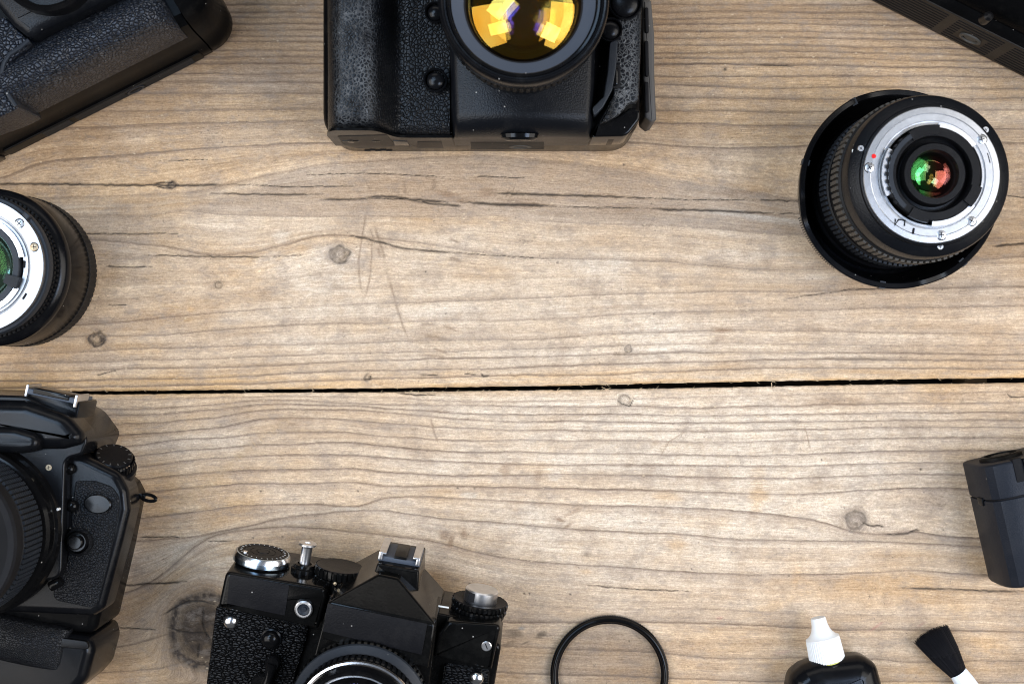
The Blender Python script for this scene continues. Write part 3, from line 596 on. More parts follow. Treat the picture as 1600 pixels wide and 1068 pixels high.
def wood_material():
    t = NT('weathered pine'); A = lambda n: t.n('Attribute', attribute_name=n).outputs['Fac']
    geo = t.n('TexCoord').outputs['Object']; sx = t.n('SeparateXYZ', {0: geo})
    gv = t.n('CombineXYZ', {0: sx.outputs[0], 1: A('grain'), 2: 0.0}).outputs[0]       # coordinates that follow the grain
    def gn(fx, fy, det=3.0, r=.6): return t.noise(t.n('Mapping', {0: gv, 3: (fx, fy, 1)}).outputs[0], 1.0, det, r)
    f1 = gn(22, 1300, 4, .65); f2 = gn(60, 3200, 3, .6); f3 = gn(9, 260, 4, .6); cloud = t.noise(geo, 22, 5, .62); mott = t.noise(geo, 160, 5, .7); spk = t.noise(geo, 900, 2, .6)
    pale = t.math('ADD', A('pale'), t.math('MULTIPLY', t.math('SUBTRACT', t.math('ADD', t.math('MULTIPLY', cloud, .5), t.math('MULTIPLY', gn(5, 60, 4, .6), .5)), .5), 2.6), clamp=True)
    c = t.mix(pale, (.51, .365, .215, 1), (.67, .600, .495, 1))
    c = t.mix(t.math('MULTIPLY', t.ramp(mott, [(.48, 0.0), (.68, 1.0)]), .38), c, (.68, .545, .375, 1))
    c = t.mix(t.math('MULTIPLY', t.ramp(t.noise(geo, 55, 5, .65), [(.5, 0.0), (.7, 1.0)]), .50), c, (.30, .24, .185, 1))
    c = t.mix(t.math('MULTIPLY', A('orange'), .75), c, (.62, .40, .17, 1))
    c = t.mix(t.math('MULTIPLY', A('grey'), .75), c, (.32, .275, .230, 1))
    st = t.ramp(A('streak'), [(.3, 0.0), (.7, 1.0)])
    c = t.mix(1.0, c, t.mix(st, (.84, .815, .79, 1), (1.08, 1.08, 1.08, 1)), 'MULTIPLY')
    c = t.mix(1.0, c, t.mix(t.ramp(f3, [(.3, 0.0), (.7, 1.0)]), (.90, .88, .86, 1), (1.06, 1.06, 1.06, 1)), 'MULTIPLY')
    c = t.mix(1.0, c, t.mix(t.ramp(f1, [(.34, 0.0), (.62, 1.0)]), (.89, .87, .85, 1), (1.03, 1.03, 1.03, 1)), 'MULTIPLY')
    c = t.mix(1.0, c, t.mix(t.ramp(f2, [(.36, 0.0), (.6, 1.0)]), (.90, .89, .88, 1), (1.03, 1.03, 1.03, 1)), 'MULTIPLY')
    c = t.mix(t.math('MULTIPLY', A('soft'), t.math('MULTIPLY', t.ramp(mott, [(.3, .35), (.7, 1.0)]), 1.0), clamp=True), c, (.215, .165, .135, 1))
    c = t.mix(t.math('MULTIPLY', A('dark'), t.math('ADD', .45, t.math('MULTIPLY', f1, .7)), clamp=True), c, (.105, .068, .045, 1))
    c = t.mix(t.math('MULTIPLY', A('brown'), 1.0, clamp=True), c, (.19, .115, .065, 1))
    c = t.mix(t.math('MULTIPLY', A('scratch'), .8), c, (.25, .18, .12, 1))
    c = t.mix(t.math('MULTIPLY', A('furrow'), .75), c, (.40, .29, .17, 1))
    c = t.mix(t.math('MULTIPLY', A('knot'), 1.0, clamp=True), c, (.050, .034, .022, 1))
    c = t.mix(t.math('MULTIPLY', A('kring'), 1.1, clamp=True), c, (.050, .036, .026, 1))
    c = t.mix(t.math('MULTIPLY', A('redmark'), .5), c, (.30, .03, .06, 1))
    c = t.mix(t.math('MULTIPLY', A('bluemark'), .55), c, (.09, .20, .28, 1))
    c = t.mix(1.0, c, t.mix(t.ramp(gn(230, 2300, 4, .75), [(.36, 0.0), (.62, 1.0)]), (.74, .71, .68, 1), (1.10, 1.07, 1.07, 1)), 'MULTIPLY')
    c = t.mix(1.0, c, t.mix(t.ramp(t.noise(geo, 1500, 3, .75), [(.36, 0.0), (.62, 1.0)]), (.84, .82, .80, 1), (1.08, 1.08, 1.08, 1)), 'MULTIPLY')
    blot = t.ramp(t.noise(t.n('Mapping', {0: geo, 3: (.6, 1.3, 1)}).outputs[0], 120, 6, .78), [(.50, 0.0), (.64, 1.0)])
    c = t.mix(t.math('MULTIPLY', blot, .48), c, (.23, .185, .150, 1))
    # pale fibres and dark specks
    vo = t.n('TexVoronoi', {'Vector': t.n('Mapping', {0: geo, 2: (0, 0, .5), 3: (1, 1.9, 1)}).outputs[0], 'Scale': 260.0}); wn = t.n('TexWhiteNoise', {0: vo.outputs['Position']}, noise_dimensions='3D').outputs[0]
    fl = t.math('MULTIPLY', t.ramp(vo.outputs['Distance'], [(.10, 1.0), (.24, 0.0)]), t.math('GREATER_THAN', wn, .88))
    c = t.mix(t.math('MULTIPLY', fl, .5), c, (.60, .47, .31, 1))
    ds = t.math('MULTIPLY', t.ramp(t.noise(geo, 520, 3, .7), [(.63, 0.0), (.70, 1.0)]), t.ramp(t.noise(geo, 30, 3), [(.45, .2), (.62, 1.0)]))
    c = t.mix(t.math('MULTIPLY', ds, .5), c, (.09, .07, .055, 1))
    c = t.mix(1.0, c, t.mix(t.ramp(spk, [(.3, 0.0), (.7, 1.0)]), (.88, .87, .86, 1), (1.08, 1.08, 1.08, 1)), 'MULTIPLY')
    c = t.mix(t.math('MULTIPLY', A('dirt'), .9), c, (.04, .03, .024, 1))
    c = t.mix(t.math('POWER', A('crack'), .7, clamp=True), c, (.02, .014, .010, 1))
    side = t.ramp(t.math('MULTIPLY', sx.outputs[2], -1.0 / .004), [(.35, 0.0), (.9, 1.0)])
    c = t.mix(side, c, (.05, .035, .025, 1))
    b = t.bsdf(Base_Color=c, Roughness=t.math('ADD', .62, t.math('MULTIPLY', mott, .2))); b.inputs['Specular IOR Level'].default_value = .3
    h = t.math('ADD', t.math('MULTIPLY', f1, .8), t.math('ADD', t.math('MULTIPLY', f2, .4), t.math('MULTIPLY', t.noise(geo, 700, 4, .7), .45)))
    bp = t.n('Bump', {'Height': h, 'Strength': .8, 'Distance': .0005}); t.t.links.new(bp.outputs[0], b.inputs['Normal'])
    return t.m
M['wood'] = wood_material()
M['splinter'] = plastic('pale wood splinter', (.48, .36, .23), .7, .3, 900, dust=0)
upper_plank = make_plank('wooden_plank', UP, True, 0, 0)
lower_plank = make_plank('wooden_plank', LO, False, 0, 0)
upper_plank['label'] = 'weathered plank with knots and drying cracks above the gap'; lower_plank['label'] = 'weathered plank with wavy grain below the gap'
# the bearer under the planks and the dark ground beneath
b = MB().box(241, -10, -48, 12, 260, 23.5, 1); bearer = b.build('support_beam', plastic('old beam wood', (.14, .10, .06), .8, .4, 500, dust=.6)); bearer['kind'] = 'structure'
b = MB(); b.add([(-460, -400, -50), (460, -400, -50), (460, 400, -50), (-460, 400, -50)], [(0, 1, 2, 3)]); g_ = b.build('ground', plastic('dark earth', (.03, .025, .02), .9, 0)); g_['kind'] = 'structure'
# frayed splinters along the gap, part of the boards
b = MB(); rs = random.Random(3)
for px in [rs.uniform(10, 1590) for _ in range(46)] + [905, 930, 940, 948, 985, 1025, 1083, 1205, 1208, 1275, 640, 655, 662, 675, 690]:
    up = rs.random() < .5; py = float(np.interp(px, XF, GAP_UP if up else GAP_LO)); x, y = P(px, py)
    l = rs.uniform(.5, 2.2); a = math.radians(rs.choice([rs.uniform(-25, 25), rs.uniform(150, 210), rs.uniform(-15, 50)])); sg = -1 if up else 1
    q = [(x - .3, y - sg * .9, -.4), (x + math.cos(a) * l * .5, y + sg * (.2 + abs(math.sin(a)) * l * .4), .1), (x + math.cos(a) * l, y + sg * (.4 + abs(math.sin(a)) * l * .7), .0)]
    b.tube(q, [.14, .1, .03], 5)
for q in ([(925, 600), (950, 600), (975, 599.5), (988, 600)], [(640, 611), (655, 613), (668, 616), (684, 615)], [(668, 613), (680, 612), (690, 616)], [(940, 604), (948, 608), (955, 605)], [(1205, 597), (1206, 601), (1205, 606)]):
    pts = [P(u, v) for u, v in q]; b.tube([(x, y, .15) for x, y in pts], [.12] + [.22] * (len(pts) - 2) + [.05], 5)
s_ = b.build('wood_splinter', M['splinter']); tag(s_, 'pale frayed wood fibres along the dark gap between the planks', 'splinters', kind='stuff')

# ------------------------------------------------------------------ small shared parts
PI = math.pi
def cross_screw(par, x, y, z, r, mat='alu', rz=20, M0=None, h=.5, slot=False):
    X = (M0 if M0 is not None else Matrix()) @ T(x, y, z, rz=rz)
    o = MB().rev([(r, -.2), (r, h * .6), (r * .88, h), (0.01, h)], 24, X).build('screw', M[mat], par)
    m = MB().rev([(r * 1.18, -.1), (r * 1.18, .07), (r, .07), (r, -.1)], 24, X); m.box(0, 0, h - .02, r * 1.2, r * .2, .05, .02, M=X)
    if not slot: m.box(0, 0, h - .015, r * .2, r * 1.2, .05, .02, M=X)
    m.build('slot', M['deep'], o); return o
def each(par, name, mat, items):
    for it in items: MB().arc_block(*it).build(name, M[mat], par)
def knob(par, name, x, y, z, r, h, mat, M0=None, dome=.5, n=32):
    X = (M0 if M0 is not None else Matrix()) @ T(x, y, z)
    pr = [(r, 0), (r, h * .55)] + [(r * math.cos(t), h * .55 + h * .45 * math.sin(t)) for t in [PI / 2 * k / 6 for k in range(1, 6)]] + [(.01, h)]
    if dome <= .3: pr = [(r, 0), (r, h - r * .12), (r * .88, h), (.01, h + .05)]
    return MB().rev(pr, n, X).build(name, M[mat], par)
def cap(R, r, z, n=10, flip=1):
    """profile of a spherical glass surface of radius R and aperture r, its rim at z"""
    a = math.asin(min(.999, r / R)); zc = z - flip * R * math.cos(a)
    return [(max(.01, R * math.sin(a * (1 - k / n))), zc + flip * R * math.cos(a * (1 - k / n))) for k in range(n + 1)]

# ------------------------------------------------------------------ 1. the big camera at the top, lens up
fr = Frame((-10, 150, 0))
A_ = fr.empty('digital_camera', 'large black camera with amber lens glass facing up and whitish cracked grip', 'camera', 'digital cameras on the planks')
H = fr.hit; hs = fr.hits
yb = 95.5 - 150
body = [(-79, yb), (70, yb), (72, yb + 150), (-79, yb + 152)]
MB().prism(rounded(body, [12, 13, 20, 20], 8), .4, 60, b=9, b0=4, n=6).build('body', M['sidegloss'], A_)
# leather covered grip, a long bulge with a soft valley to its right
gx0, gy0 = H(508, 196, 70); gx1, _ = H(702, 196, 66)
def gripz(x, y):
    u = (x - gx0) / (gx1 - gx0); u = min(max(u, 0), 1)
    e = min(1, max(0, u / .16)); left = math.sqrt(max(0, 1 - (1 - e) ** 2))
    ridge = 21 * left * (1 / (1 + math.exp((u - .50) * 26)))
    flat = 6.5 * left - 2.5 * math.exp(-((u - .58) / .05) ** 2)
    v = (y - (yb + 1.2)); d = min(1, max(0, v / 5)); end = math.sqrt(max(0, 1 - (1 - d) ** 2))
    return 56 + (ridge + flat) * (.45 + .55 * end) + 1.2 * math.sin((y) / 20)
MB().grid(gx0, gx1, yb + 1.2, yb + 140, 60, 70, gripz, 30).build('grip_leather', M['cleather'], A_, sharp=60)
# glossy foot of the grip and of the middle panel
def footz(x, y):
    u = (x - gx0) / (gx1 - gx0); u = min(max(u, 0), 1); e = min(1, max(0, u / .12)); left = math.sqrt(max(0, 1 - (1 - e) ** 2))
    return 50 + (26 * left * (1 / (1 + math.exp((u - .50) * 30))) + 8)
b = MB(); b.grid(gx0 + .3, gx1 + 1, yb - .2, yb + 1.0, 40, 3, lambda x, y: footz(x, y) * 1.0, 28); b.build('grip_foot', M['sidegloss'], A_, sharp=50)
# housing under the lens
hp = hs([(697, 60), (707, 196), (924, 199), (941, 60), (935, -120), (700, -120)], 70)
hp[1] = (hp[1][0], yb - .3); hp[2] = (hp[2][0], yb - .3)
def hz(x, y):
    x0, x1 = hp[1][0], hp[2][0]; u = (x - x0) / (x1 - x0) * 2 - 1
    ed = max(0, 1 - abs(u)); e = min(1, ed / .12); q = math.sqrt(max(0, 1 - (1 - e) ** 2))
    v = (y - yb + .3); d = min(1, max(0, v / 9)); en = math.sqrt(max(0, 1 - (1 - d) ** 2))
    return 56 + (15 + 4 * (1 - u * u)) * q * (.35 + .65 * en)
nx, ny = 44, 50
def hmap(i, j):
    u = i / nx; v = j / ny; y = hp[1][1] + (80) * v ** 1.5; xl = hp[1][0] - 3.2 * v ** .7; xr = hp[2][0] + 4.5 * v ** .7
    x = xl + (xr - xl) * u; uu = u * 2 - 1; e = min(1, (1 - abs(uu)) / .09); q = math.sqrt(max(0, 1 - (1 - e) ** 2))
    d = min(1, 80 * v ** 1.5 / 10); en = math.sqrt(max(0, 1 - (1 - d) ** 2)); return (x, y, 54 + (15 + 4.5 * (1 - uu * uu)) * q * (.3 + .7 * en))
b = MB(); v_ = []; f_ = []
for j in range(ny + 1):
    for i in range(nx + 1): v_.append(hmap(i, j))
for j in range(ny):
    for i in range(nx): a = j * (nx + 1) + i; f_.append((a, a + 1, a + nx + 2, a + nx + 1))
o = len(v_); v_ += [(v_[i][0], v_[i][1], 30) for i in range(nx + 1)]
for i in range(nx): f_.append((i + 1, i, o + i, o + i + 1))
for j in range(ny):
    for c_, s_ in ((0, 1), (nx, -1)):
        a = j * (nx + 1) + c_; bq = a + nx + 1; k = len(v_); v_ += [(v_[a][0], v_[a][1], 50), (v_[bq][0], v_[bq][1], 50)]
        f_.append((a, bq, k + 1, k) if s_ > 0 else (bq, a, k, k + 1))
b.add(v_, f_); b.build('mirror_housing', M['fine'], A_, sharp=50)
# right hand leather panel, wave shaped foot, bright release rail
rp = hs([(934, 196), (958, 150), (962, 60), (966, -60), (1004, -60), (1002, 60), (998, 158), (984, 160), (968, 178), (950, 190)], 66)
MB().prism(rounded(rp, 2, 3), 48, 66, b=1.0).build('side_leather', M['cleather'], A_, sharp=40)
rail = hs([(926, 168), (944, 150), (950, 112), (953, 66), (966, 60), (963, 105), (957, 140), (943, 166), (928, 182)], 71)
MB().prism(rounded(rail, 1.5, 3), 55, 70, b=.5).build('rail', M['grey'], A_)
fo = hs([(925, 205), (932, 193), (952, 189), (968, 181), (984, 170), (1000, 172)], 58)
fo[0] = (fo[0][0], yb - .2); xe = 69.5
MB().prism(rounded([(fo[0][0], yb - .2), (xe - 6, yb + .2), (xe, yb + 8)] + fo[:0:-1], [.1, 6, 4, 3, 2, 3, 2, 1], 5), 30, 61, b=1.2).build('body_foot', M['gloss'], A_)
sl = [H(955, 100, 68), H(970, 100, 68), H(970, 138, 68), H(955, 138, 68)]
MB().prism(rounded(sl, 1.5, 3), 60, 67.2, b=.4).build('switch_slot', M['deep'], A_)
x, y = H(961, 119, 69); MB().box(x, y, 62, 3.0, 8.5, 7.5, .9).build('focus_switch', M['gloss'], A_)
# buttons
for (px, py, r, R, z) in ((680, 19, 3.6, 5.0, 66), (680, 125, 4.0, 5.6, 66), (977, 4, 6.2, 7.8, 70), (954, 46, 4.2, 5.6, 70)):
    x, y = H(px, py, z); c_ = MB().rev([(R, z - 10), (R, z), (R - .5, z + .5), (R - 1, z), (R - 1.1, z - 2)], 36, T(x, y)).build('button_collar', M['satin'], A_)
    x, y = H(px, py, z + 3); knob(A_, 'button', x, y, z - 1.5, r, 4.0, 'satin')
x, y = H(690, 120, 62); 
# lens: the barrel stack and its glass
cx, cy = H(818, -2, 124)
LX = T(cx, cy)
MB().rev([(31, 55), (31, 74), (33, 76), (33, 84), (31.5, 86), (31.5, 92)], 96, LX).build('lens_mount', M['black'], A_)
b = MB(); b.gear(35.2, 92, 104, 74, .8, .8, LX); b.rev([(34.2, 91), (34.2, 105)], 64, LX); b.build('focus_ring', M['rubber'], A_)
MB().rev([(33.5, 103.5), (34.6, 105), (34.6, 108), (36.2, 110.5), (36.6, 112), (36.6, 121), (36.0, 123), (35.2, 123.8), (34.5, 123.6), (34.1, 122.4), (33.4, 122.4), (33.2, 121)], 128, LX).build('lens_barrel', M['satin'], A_)
MB().rev([(33.3, 121.2), (32.8, 121.6), (31.9, 121.4), (31.4, 119.8), (31.0, 119.6)], 128, LX).build('filter_thread', M['gloss'], A_)
MB().rev([(31.2, 119.7), (25.9, 114.6), (25.6, 113.4)], 128, LX).build('name_ring', M['steelgrey'], A_)
MB().rev([(25.8, 114.2), (25.2, 114.0), (24.9, 111), (22, 92), (16, 84), (.1, 84)], 96, LX).build('lens_interior', M['deep'], A_)
g_ = MB().rev(cap(52, 25.0, 112.6, 14), 96, LX).build('front_glass', M['g_yellow'], A_, sharp=80)
MB().rev(cap(90, 22, 102, 10, -1), 72, LX).build('inner_glass', M['g_olive'], g_, sharp=80)
MB().rev(cap(40, 20, 100, 10), 64, LX).build('inner_glass', M['g_yellow'], g_, sharp=80)
MB().rev(cap(30, 16, 96, 10), 64, LX).build('inner_glass', M['g_blue'], g_, sharp=80)
# bottom face: battery door, rubber plug, seams, tripod socket
Wm = T(0, yb, 0, rx=90)
def wz(py): return CAMZ - (534 - 0) * 0 - (150 + yb) * FPX / (534 - py)
def wx(px, z): return (px - 800) * (CAMZ - z) / FPX + 10
def wallpoly(pts): return [(wx(px, wz(py)), wz(py)) for px, py in pts]
MB().prism(rounded(wallpoly([(527, 212), (604, 210), (612, 219), (620, 226), (600, 229), (560, 231), (536, 225)]), 1.5, 3), -.3, .45, b=.25, M=Wm).build('battery_door', M['platebrown'], A_)
MB().prism(wallpoly([(614, 219), (636, 220), (640, 226), (617, 226)]), -.3, .5, b=.2, M=Wm).build('door_latch', M['gloss'], A_)
b = MB(); z = wz(219); x = wx(548, z); b.box(x, z, 0, 8, 2.4, .9, .4, M=Wm); b.box(x, z, 0, 2.6, 8, .9, .4, M=Wm); b.box(x + 12, z, 0, 4, 1.8, .8, .4, M=Wm); b.build('rubber_plug', M['gloss'], A_)
MB().prism(wallpoly([(652, 221), (690, 220), (692, 231), (652, 231)]), -.3, .35, b=.2, M=Wm).build('bottom_plate', M['platebrown'], A_)
MB().prism(wallpoly([(735, 221), (850, 221), (850, 232), (736, 232)]), -.3, .45, b=.2, M=Wm).build('bottom_plate', M['rubber'], A_)
z = wz(228); x = wx(813, z)
MB().rev([(5.5, 0), (5.5, .8), (3.6, .8), (3.4, -1)], 40, Wm @ T(x, z)).build('tripod_socket', M['lightgrey'], A_)
z = wz(212); x = wx(812, z); b = MB(); b.rev([(9, -.5), (8.4, 1.2), (6.5, 2.2), (.01, 2.6)], 40, Wm @ T(x, z) @ Matrix.Diagonal((1, .55, 1, 1))); b.build('front_chin', M['gloss'], A_)
b = MB()
for k in range(5): b.box(wx(560 + k * 9, 55), 8 + (k % 2) * 3, 0, 3, 1.2, .3, .1, M=Wm)
b.build('contact_pads', M['deep'], A_)
# socket cover flap hanging off the right side
fl = hs([(1001, 2), (1016, 4), (1021, 60), (1021, 120), (1024, 190), (1016, 194), (1006, 186), (1004, 160), (1003, 100)], 40)
FL = MB().prism(rounded(fl, 1.2, 3), 12, 46, b=1.5).build('socket_cover', M['wornrubber'], A_)
b = MB()
for a0, a1 in ((12, 52), (64, 120), (128, 176)):
    q = hs([(1007, a0), (1013, a0), (1014, a1), (1008, a1)], 47); b.prism(rounded(q, .8, 2), 44, 47.6, b=.5)
b.build('plug', M['deep'], FL)
# finder hump and top shoulder beyond the frame
MB().prism(rounded([(-28, 60), (50, 60), (38, 100), (-14, 100)], 8), 4, 70, b=10, n=6).build('finder_housing', M['fine'], A_)

# ------------------------------------------------------------------ 2 and 3. cameras in the upper corners, turned on the planks
def corner_camera(fr, lab, span, prof_dx, kind):
    root = fr.empty('digital_camera', lab, 'camera', 'digital cameras on the planks'); return root
x0, y0 = P(345, 77)
frB = Frame((x0, y0, 0), rz=26.7)
B_ = corner_camera(frB, 'black camera lying diagonally in the upper left corner, pebbled leather grip', 0, 0, 0)
# local x runs along the base edge (towards the upper right), local y away from the middle
prof = [(.6, .4), (0, 2), (0, 13), (1.0, 15.5), (1.4, 30), (1.6, 48), (3.2, 57), (8, 62), (90, 64), (90, .4)]
b = MB(); b.sweep(prof, -175, -4, 14, .0, c=(45, 34), seg=8); b.build('body', M['sidegloss'], B_, sharp=30)
endp = [(.9, .4), (.4, 2), (.4, 13), (1.4, 16), (1.8, 30), (2.2, 48), (5, 62), (12, 71), (24, 76), (60, 77), (82, 70), (86, 55), (86, .4)]
b = MB(); b.sweep(endp, -3.6, 13, .3, 15, c=(42, 38), n=10); b.build('end_cap', M['sidegloss'], B_, sharp=45)
# leather grip along the base edge
GX0, GX1 = -150, -8
def bz(x, y):
    u = (x - GX0) / (GX1 - GX0); v = y
    ridge = 20 * math.exp(-((v - 11.5) / 13) ** 2); back = 20 / (1 + math.exp(-(v - 46) / 3.0)) 
    val = 60 + ridge + 5 * math.exp(-((v - 28) / 9) ** 2) * 0 + 0
    e = min(1, max(0, (v - 1.2) / 5)); q = math.sqrt(max(0, 1 - (1 - e) ** 2)); e2 = min(1, max(0, (GX1 - x) / 12)); e3 = min(1, max(0, (x - GX0) / 16))
    return 50 + (val - 50) * q * (.55 + .45 * math.sqrt(max(0, 1 - (1 - e2) ** 2))) * (.5 + .5 * math.sin(e3 * PI / 2)) + 4 * max(0, (v - 30) / 30)
bb = MB(); nx, ny = 90, 40; vv = []
for j in range(ny + 1):
    for i in range(nx + 1):
        x = GX0 + (GX1 - GX0) * i / nx; y = 1.2 + 56 * j / ny; vv.append((x, y, bz(x, y)))
ff = [(j * (nx + 1) + i, j * (nx + 1) + i + 1, (j + 1) * (nx + 1) + i + 1, (j + 1) * (nx + 1) + i) for j in range(ny) for i in range(nx)]
o = len(vv); vv += [(vv[i][0], vv[i][1] - .1, 44) for i in range(nx + 1)]; ff += [(i + 1, i, o + i, o + i + 1) for i in range(nx)]
o2 = len(vv); vv += [(GX1 + .2, vv[j * (nx + 1) + nx][1], 44) for j in range(ny + 1)]; ff += [(j * (nx + 1) + nx, o2 + j, o2 + j + 1, (j + 1) * (nx + 1) + nx) for j in range(ny)]
bb.add(vv, ff); bb.build('grip_leather', M['pleather'], B_, sharp=60)
# smooth front cover above the leather, with the round lens mount shoulder
q = frB.hits([(20, 40), (48, 62), (66, 48), (175, -4), (300, -90), (80, -160), (-60, -60)], 80)
MB().prism(rounded(q, [2, 5, 5, 10, 5, 5, 5], 5), 50, 82, b=4, n=6).build('front_cover', M['fine'], B_)
q = frB.hits([(-60, 90), (5, 24), (30, 50), (46, 66), (34, 80), (20, 92), (9, 106), (7, 118), (9, 132), (18, 150), (30, 168), (0, 182), (-80, 210)], 76)
MB().prism(rounded(q, 1.5, 3), 40, 76, b=1.2, n=4).build('side_leather', M['pleather'], B_)
q = [frB.hit(a, b_, 78) for a, b_ in ((44, 62), (30, 74), (14, 84), (5, 98), (1, 116), (3, 132), (12, 148), (24, 166))]
MB().tube([(x, y, 77.0) for x, y in q], 1.0, 8).build('trim_line', M['grey'], B_)
x, y = frB.hit(66, -62, 96); MB().rev([(22, 70), (22, 92), (20.5, 94), (19, 92), (18, 84), (.1, 84)], 64, T(x, y)).build('lens_mount', M['black'], B_)
# ribbed base strip
W = T(0, 0, 0, rx=90)
base_ = MB().prism(rounded([(-118, 1.4), (-9, 1.4), (-9, 14), (-118, 14)], 1.5), -.2, .5, b=.2, M=W).build('base_plate', M['brownblack'], B_)
b = MB()
for k in range(8):
    z = 2.6 + k * 1.35
    for xa, xb in ((-97, -82), (-79, -52 if 2 < k < 6 else -46), (-41 if 2 < k < 6 else -46, -14)): b.box((xa + xb) / 2, z, .3, xb - xa, .62, .55, .12, M=W)
b.build('rib_pattern', M['platebrown'], base_)
b = MB().rev([(4.6, .2), (4.6, 1.1), (3.5, 1.1), (3.4, -.5)], 40, W @ T(-46.5, 7)); b.build('tripod_socket', M['grey'], B_)
b = MB().prism(rounded([(-160, .8), (-121, .8), (-121, 12), (-160, 20)], 1.5), -.2, 1.2, b=.5, M=W).build('battery_door', M['gloss'], B_)

x0, y0 = P(1475, 57)
frC = Frame((x0, y0, 0), rz=-26.6)
C_ = frC.empty('digital_camera', 'black camera in the upper right corner with ribbed base plate and tripod socket', 'camera', 'digital cameras on the planks')
prof = [(.5, .4), (0, 2), (0, 42), (2.2, 45), (4, 46), (5, 52), (9, 62), (14, 66), (80, 68), (80, .4)]
MB().sweep(prof, -95, 95, 14, 14, c=(40, 34), seg=6).build('body', M['sidegloss'], C_, sharp=30)
base_ = MB().prism(rounded([(-80, 1.5), (84, 1.5), (84, 41), (-80, 41)], 2), -.2, .6, b=.25, M=W).build('base_plate', M['platebrown'], C_)
b = MB()
def ribs(xa, xb, zs, hole=None):
    for z in zs:
        a, c = xa, xb
        if hole and abs(z - hole[1]) < 6.5:
            if hole[0] - 7.5 > a: b.box((a + hole[0] - 7.5) / 2, z, .45, hole[0] - 7.5 - a, 1.5, .35, .2, M=W)
            if c > hole[0] + 7.5: b.box((c + hole[0] + 7.5) / 2, z, .45, c - hole[0] - 7.5, 1.5, .35, .2, M=W)
        else: b.box((a + c) / 2, z, .45, c - a, 1.5, .35, .2, M=W)
zs = [5 + k * 3.9 for k in range(9)]
ribs(-78, -8, zs); ribs(-3, 22, zs, (9, 19)); ribs(27, 70, zs)
b.build('rib_pattern', M['deep'], base_)
b = MB().rev([(5.6, .4), (5.6, 1.4), (4.3, 1.6), (4.1, .2), (3.2, .0), (3.0, 1.0), (1.5, 1.1), (.1, 1.1)], 40, W @ T(9, 19)); b.build('tripod_socket', M['lightgrey'], C_)
b = MB(); b.box(40, 45, 0, 8, 3, 1.6, .8, M=W); b.build('rubber_foot', M['black'], C_)
MB().prism(rounded([(-60, 15), (92, 15), (92, 84), (-50, 84)], 10, 6), 50, 82, b=13, n=9, M=None).build('grip', M['fine'], C_, sharp=50)
x, y = frC.hit(1540, 29, 62); MB().rev([(2.6, 56), (2.2, 64), (1, 65), (.1, 65)], 20, T(x, y, 3)).build('button', M['black'], C_)
MB().rev([(26, 60), (26, 92), (24, 94), (22, 92), (21, 86), (.1, 86)], 64, T(42, 52)).build('lens_mount', M['deep'], C_)

# ------------------------------------------------------------------ 4. wide angle lens standing in its reversed hood, mount up
fr = Frame((187, 74.3, 0))
D_ = fr.empty('camera_lens', 'black lens with bright silver mount facing up, standing in a wide upturned hood', 'lens', 'lenses standing mount up')
def petal(a): return 27 + 8.5 / (1 + math.exp(-8 * math.cos(2 * (a - math.radians(152))) + 1.2))
n = 144; R = []
for (rb, fz, dr) in ((38.2, 0, 0), (40.5, 0.0, 0), (42.5, .08, 0), (46, .45, 0), (47.9, .84, 0), (48.6, .96, 0), (48.5, 1.0, -.3), (48.0, 1.015, -.5), (46.0, 1.01, -.5), (45.4, .98, -.6), (44.9, .80, 0), (42.6, .35, 0), (40, .10, 0), (38.6, .08, 0)):
    ring = []
    for i in range(n):
        a = 2 * PI * i / n; z = .3 + petal(a) * fz; ring.append((rb * math.cos(a), rb * math.sin(a), z))
    R.append(ring)
hood = MB().rings(R, False, False).build('lens_hood', M['satin'], D_, sharp=40)
for a in (165, 262, 310, 118):
    a = math.radians(a); z = petal(a); each(hood, 'hood_notch', 'grey', [(45.2, 48.75, z - 4, z + .5, a - .03, a + .03, 4)])
b = MB()
for k in range(26): a = math.radians(196 + k * 1.5); b.arc_block(45.0, 46.9, 12, 20, a, a + .012, 2)
b.build('grip_rib', M['satin'], hood)
MB().rev([(38.4, .5), (38.6, 4), (38.2, 14), (37, 15), (36.8, 30), (36.4, 31), (36.2, 52), (35.2, 53), (35.2, 55), (36.8, 56), (36.8, 57)], 96).build('barrel', M['black'], D_)
b = MB(); b.rev([(36.6, 29.5), (37.2, 30), (37.2, 44), (36.4, 44.5)], 96); b.build('focus_ring', M['rubber'], D_)
b = MB()
for k in range(96): a = 2 * PI * k / 96; b.arc_block(37.0, 38.2, 31, 43, a, a + .040, 1)
b.build('rib_pattern', M['grey'], D_)
zr = MB().rev([(36.6, 57), (37.4, 57.6), (37.4, 72.4), (36.4, 73)], 96).build('zoom_ring', M['rubber'], D_)
b = MB()
for k in range(84): a = 2 * PI * k / 84; b.arc_block(37.2, 38.3, 58.4, 71.6, a, a + .044, 1)
b.build('rib_pattern', M['lightgrey'], zr)
MB().rev([(36.2, 73), (35.4, 73.6), (35.4, 75.5), (36.8, 76.2), (36.9, 84.5), (36.2, 87.2), (35.2, 88.2), (31.8, 90.2), (31.4, 91.6), (30.6, 92)], 128).build('rear_collar', M['fine'], D_, sharp=25)
fl = MB().rev([(30.6, 89), (30.5, 92.6), (30.2, 92.9), (27.6, 93.0), (27.5, 92.8), (27.2, 93.0), (24.2, 93.0), (24.1, 92.6), (23.4, 92.5), (23.3, 93.1), (22.4, 93.1), (22.2, 92.9), (22.2, 88)], 128).build('mount_flange', M['bright'], D_, sharp=25)
for px, py, r in ((1359, 262, 2.1), (1534, 218, 2.1), (1518, 345, 2.1), (1471, 367, 2.1)):
    x, y = fr.hit(px, py, 93); cross_screw(D_, x, y, 92.9, r, 'bright', rz=random.uniform(0, 90), h=.35)
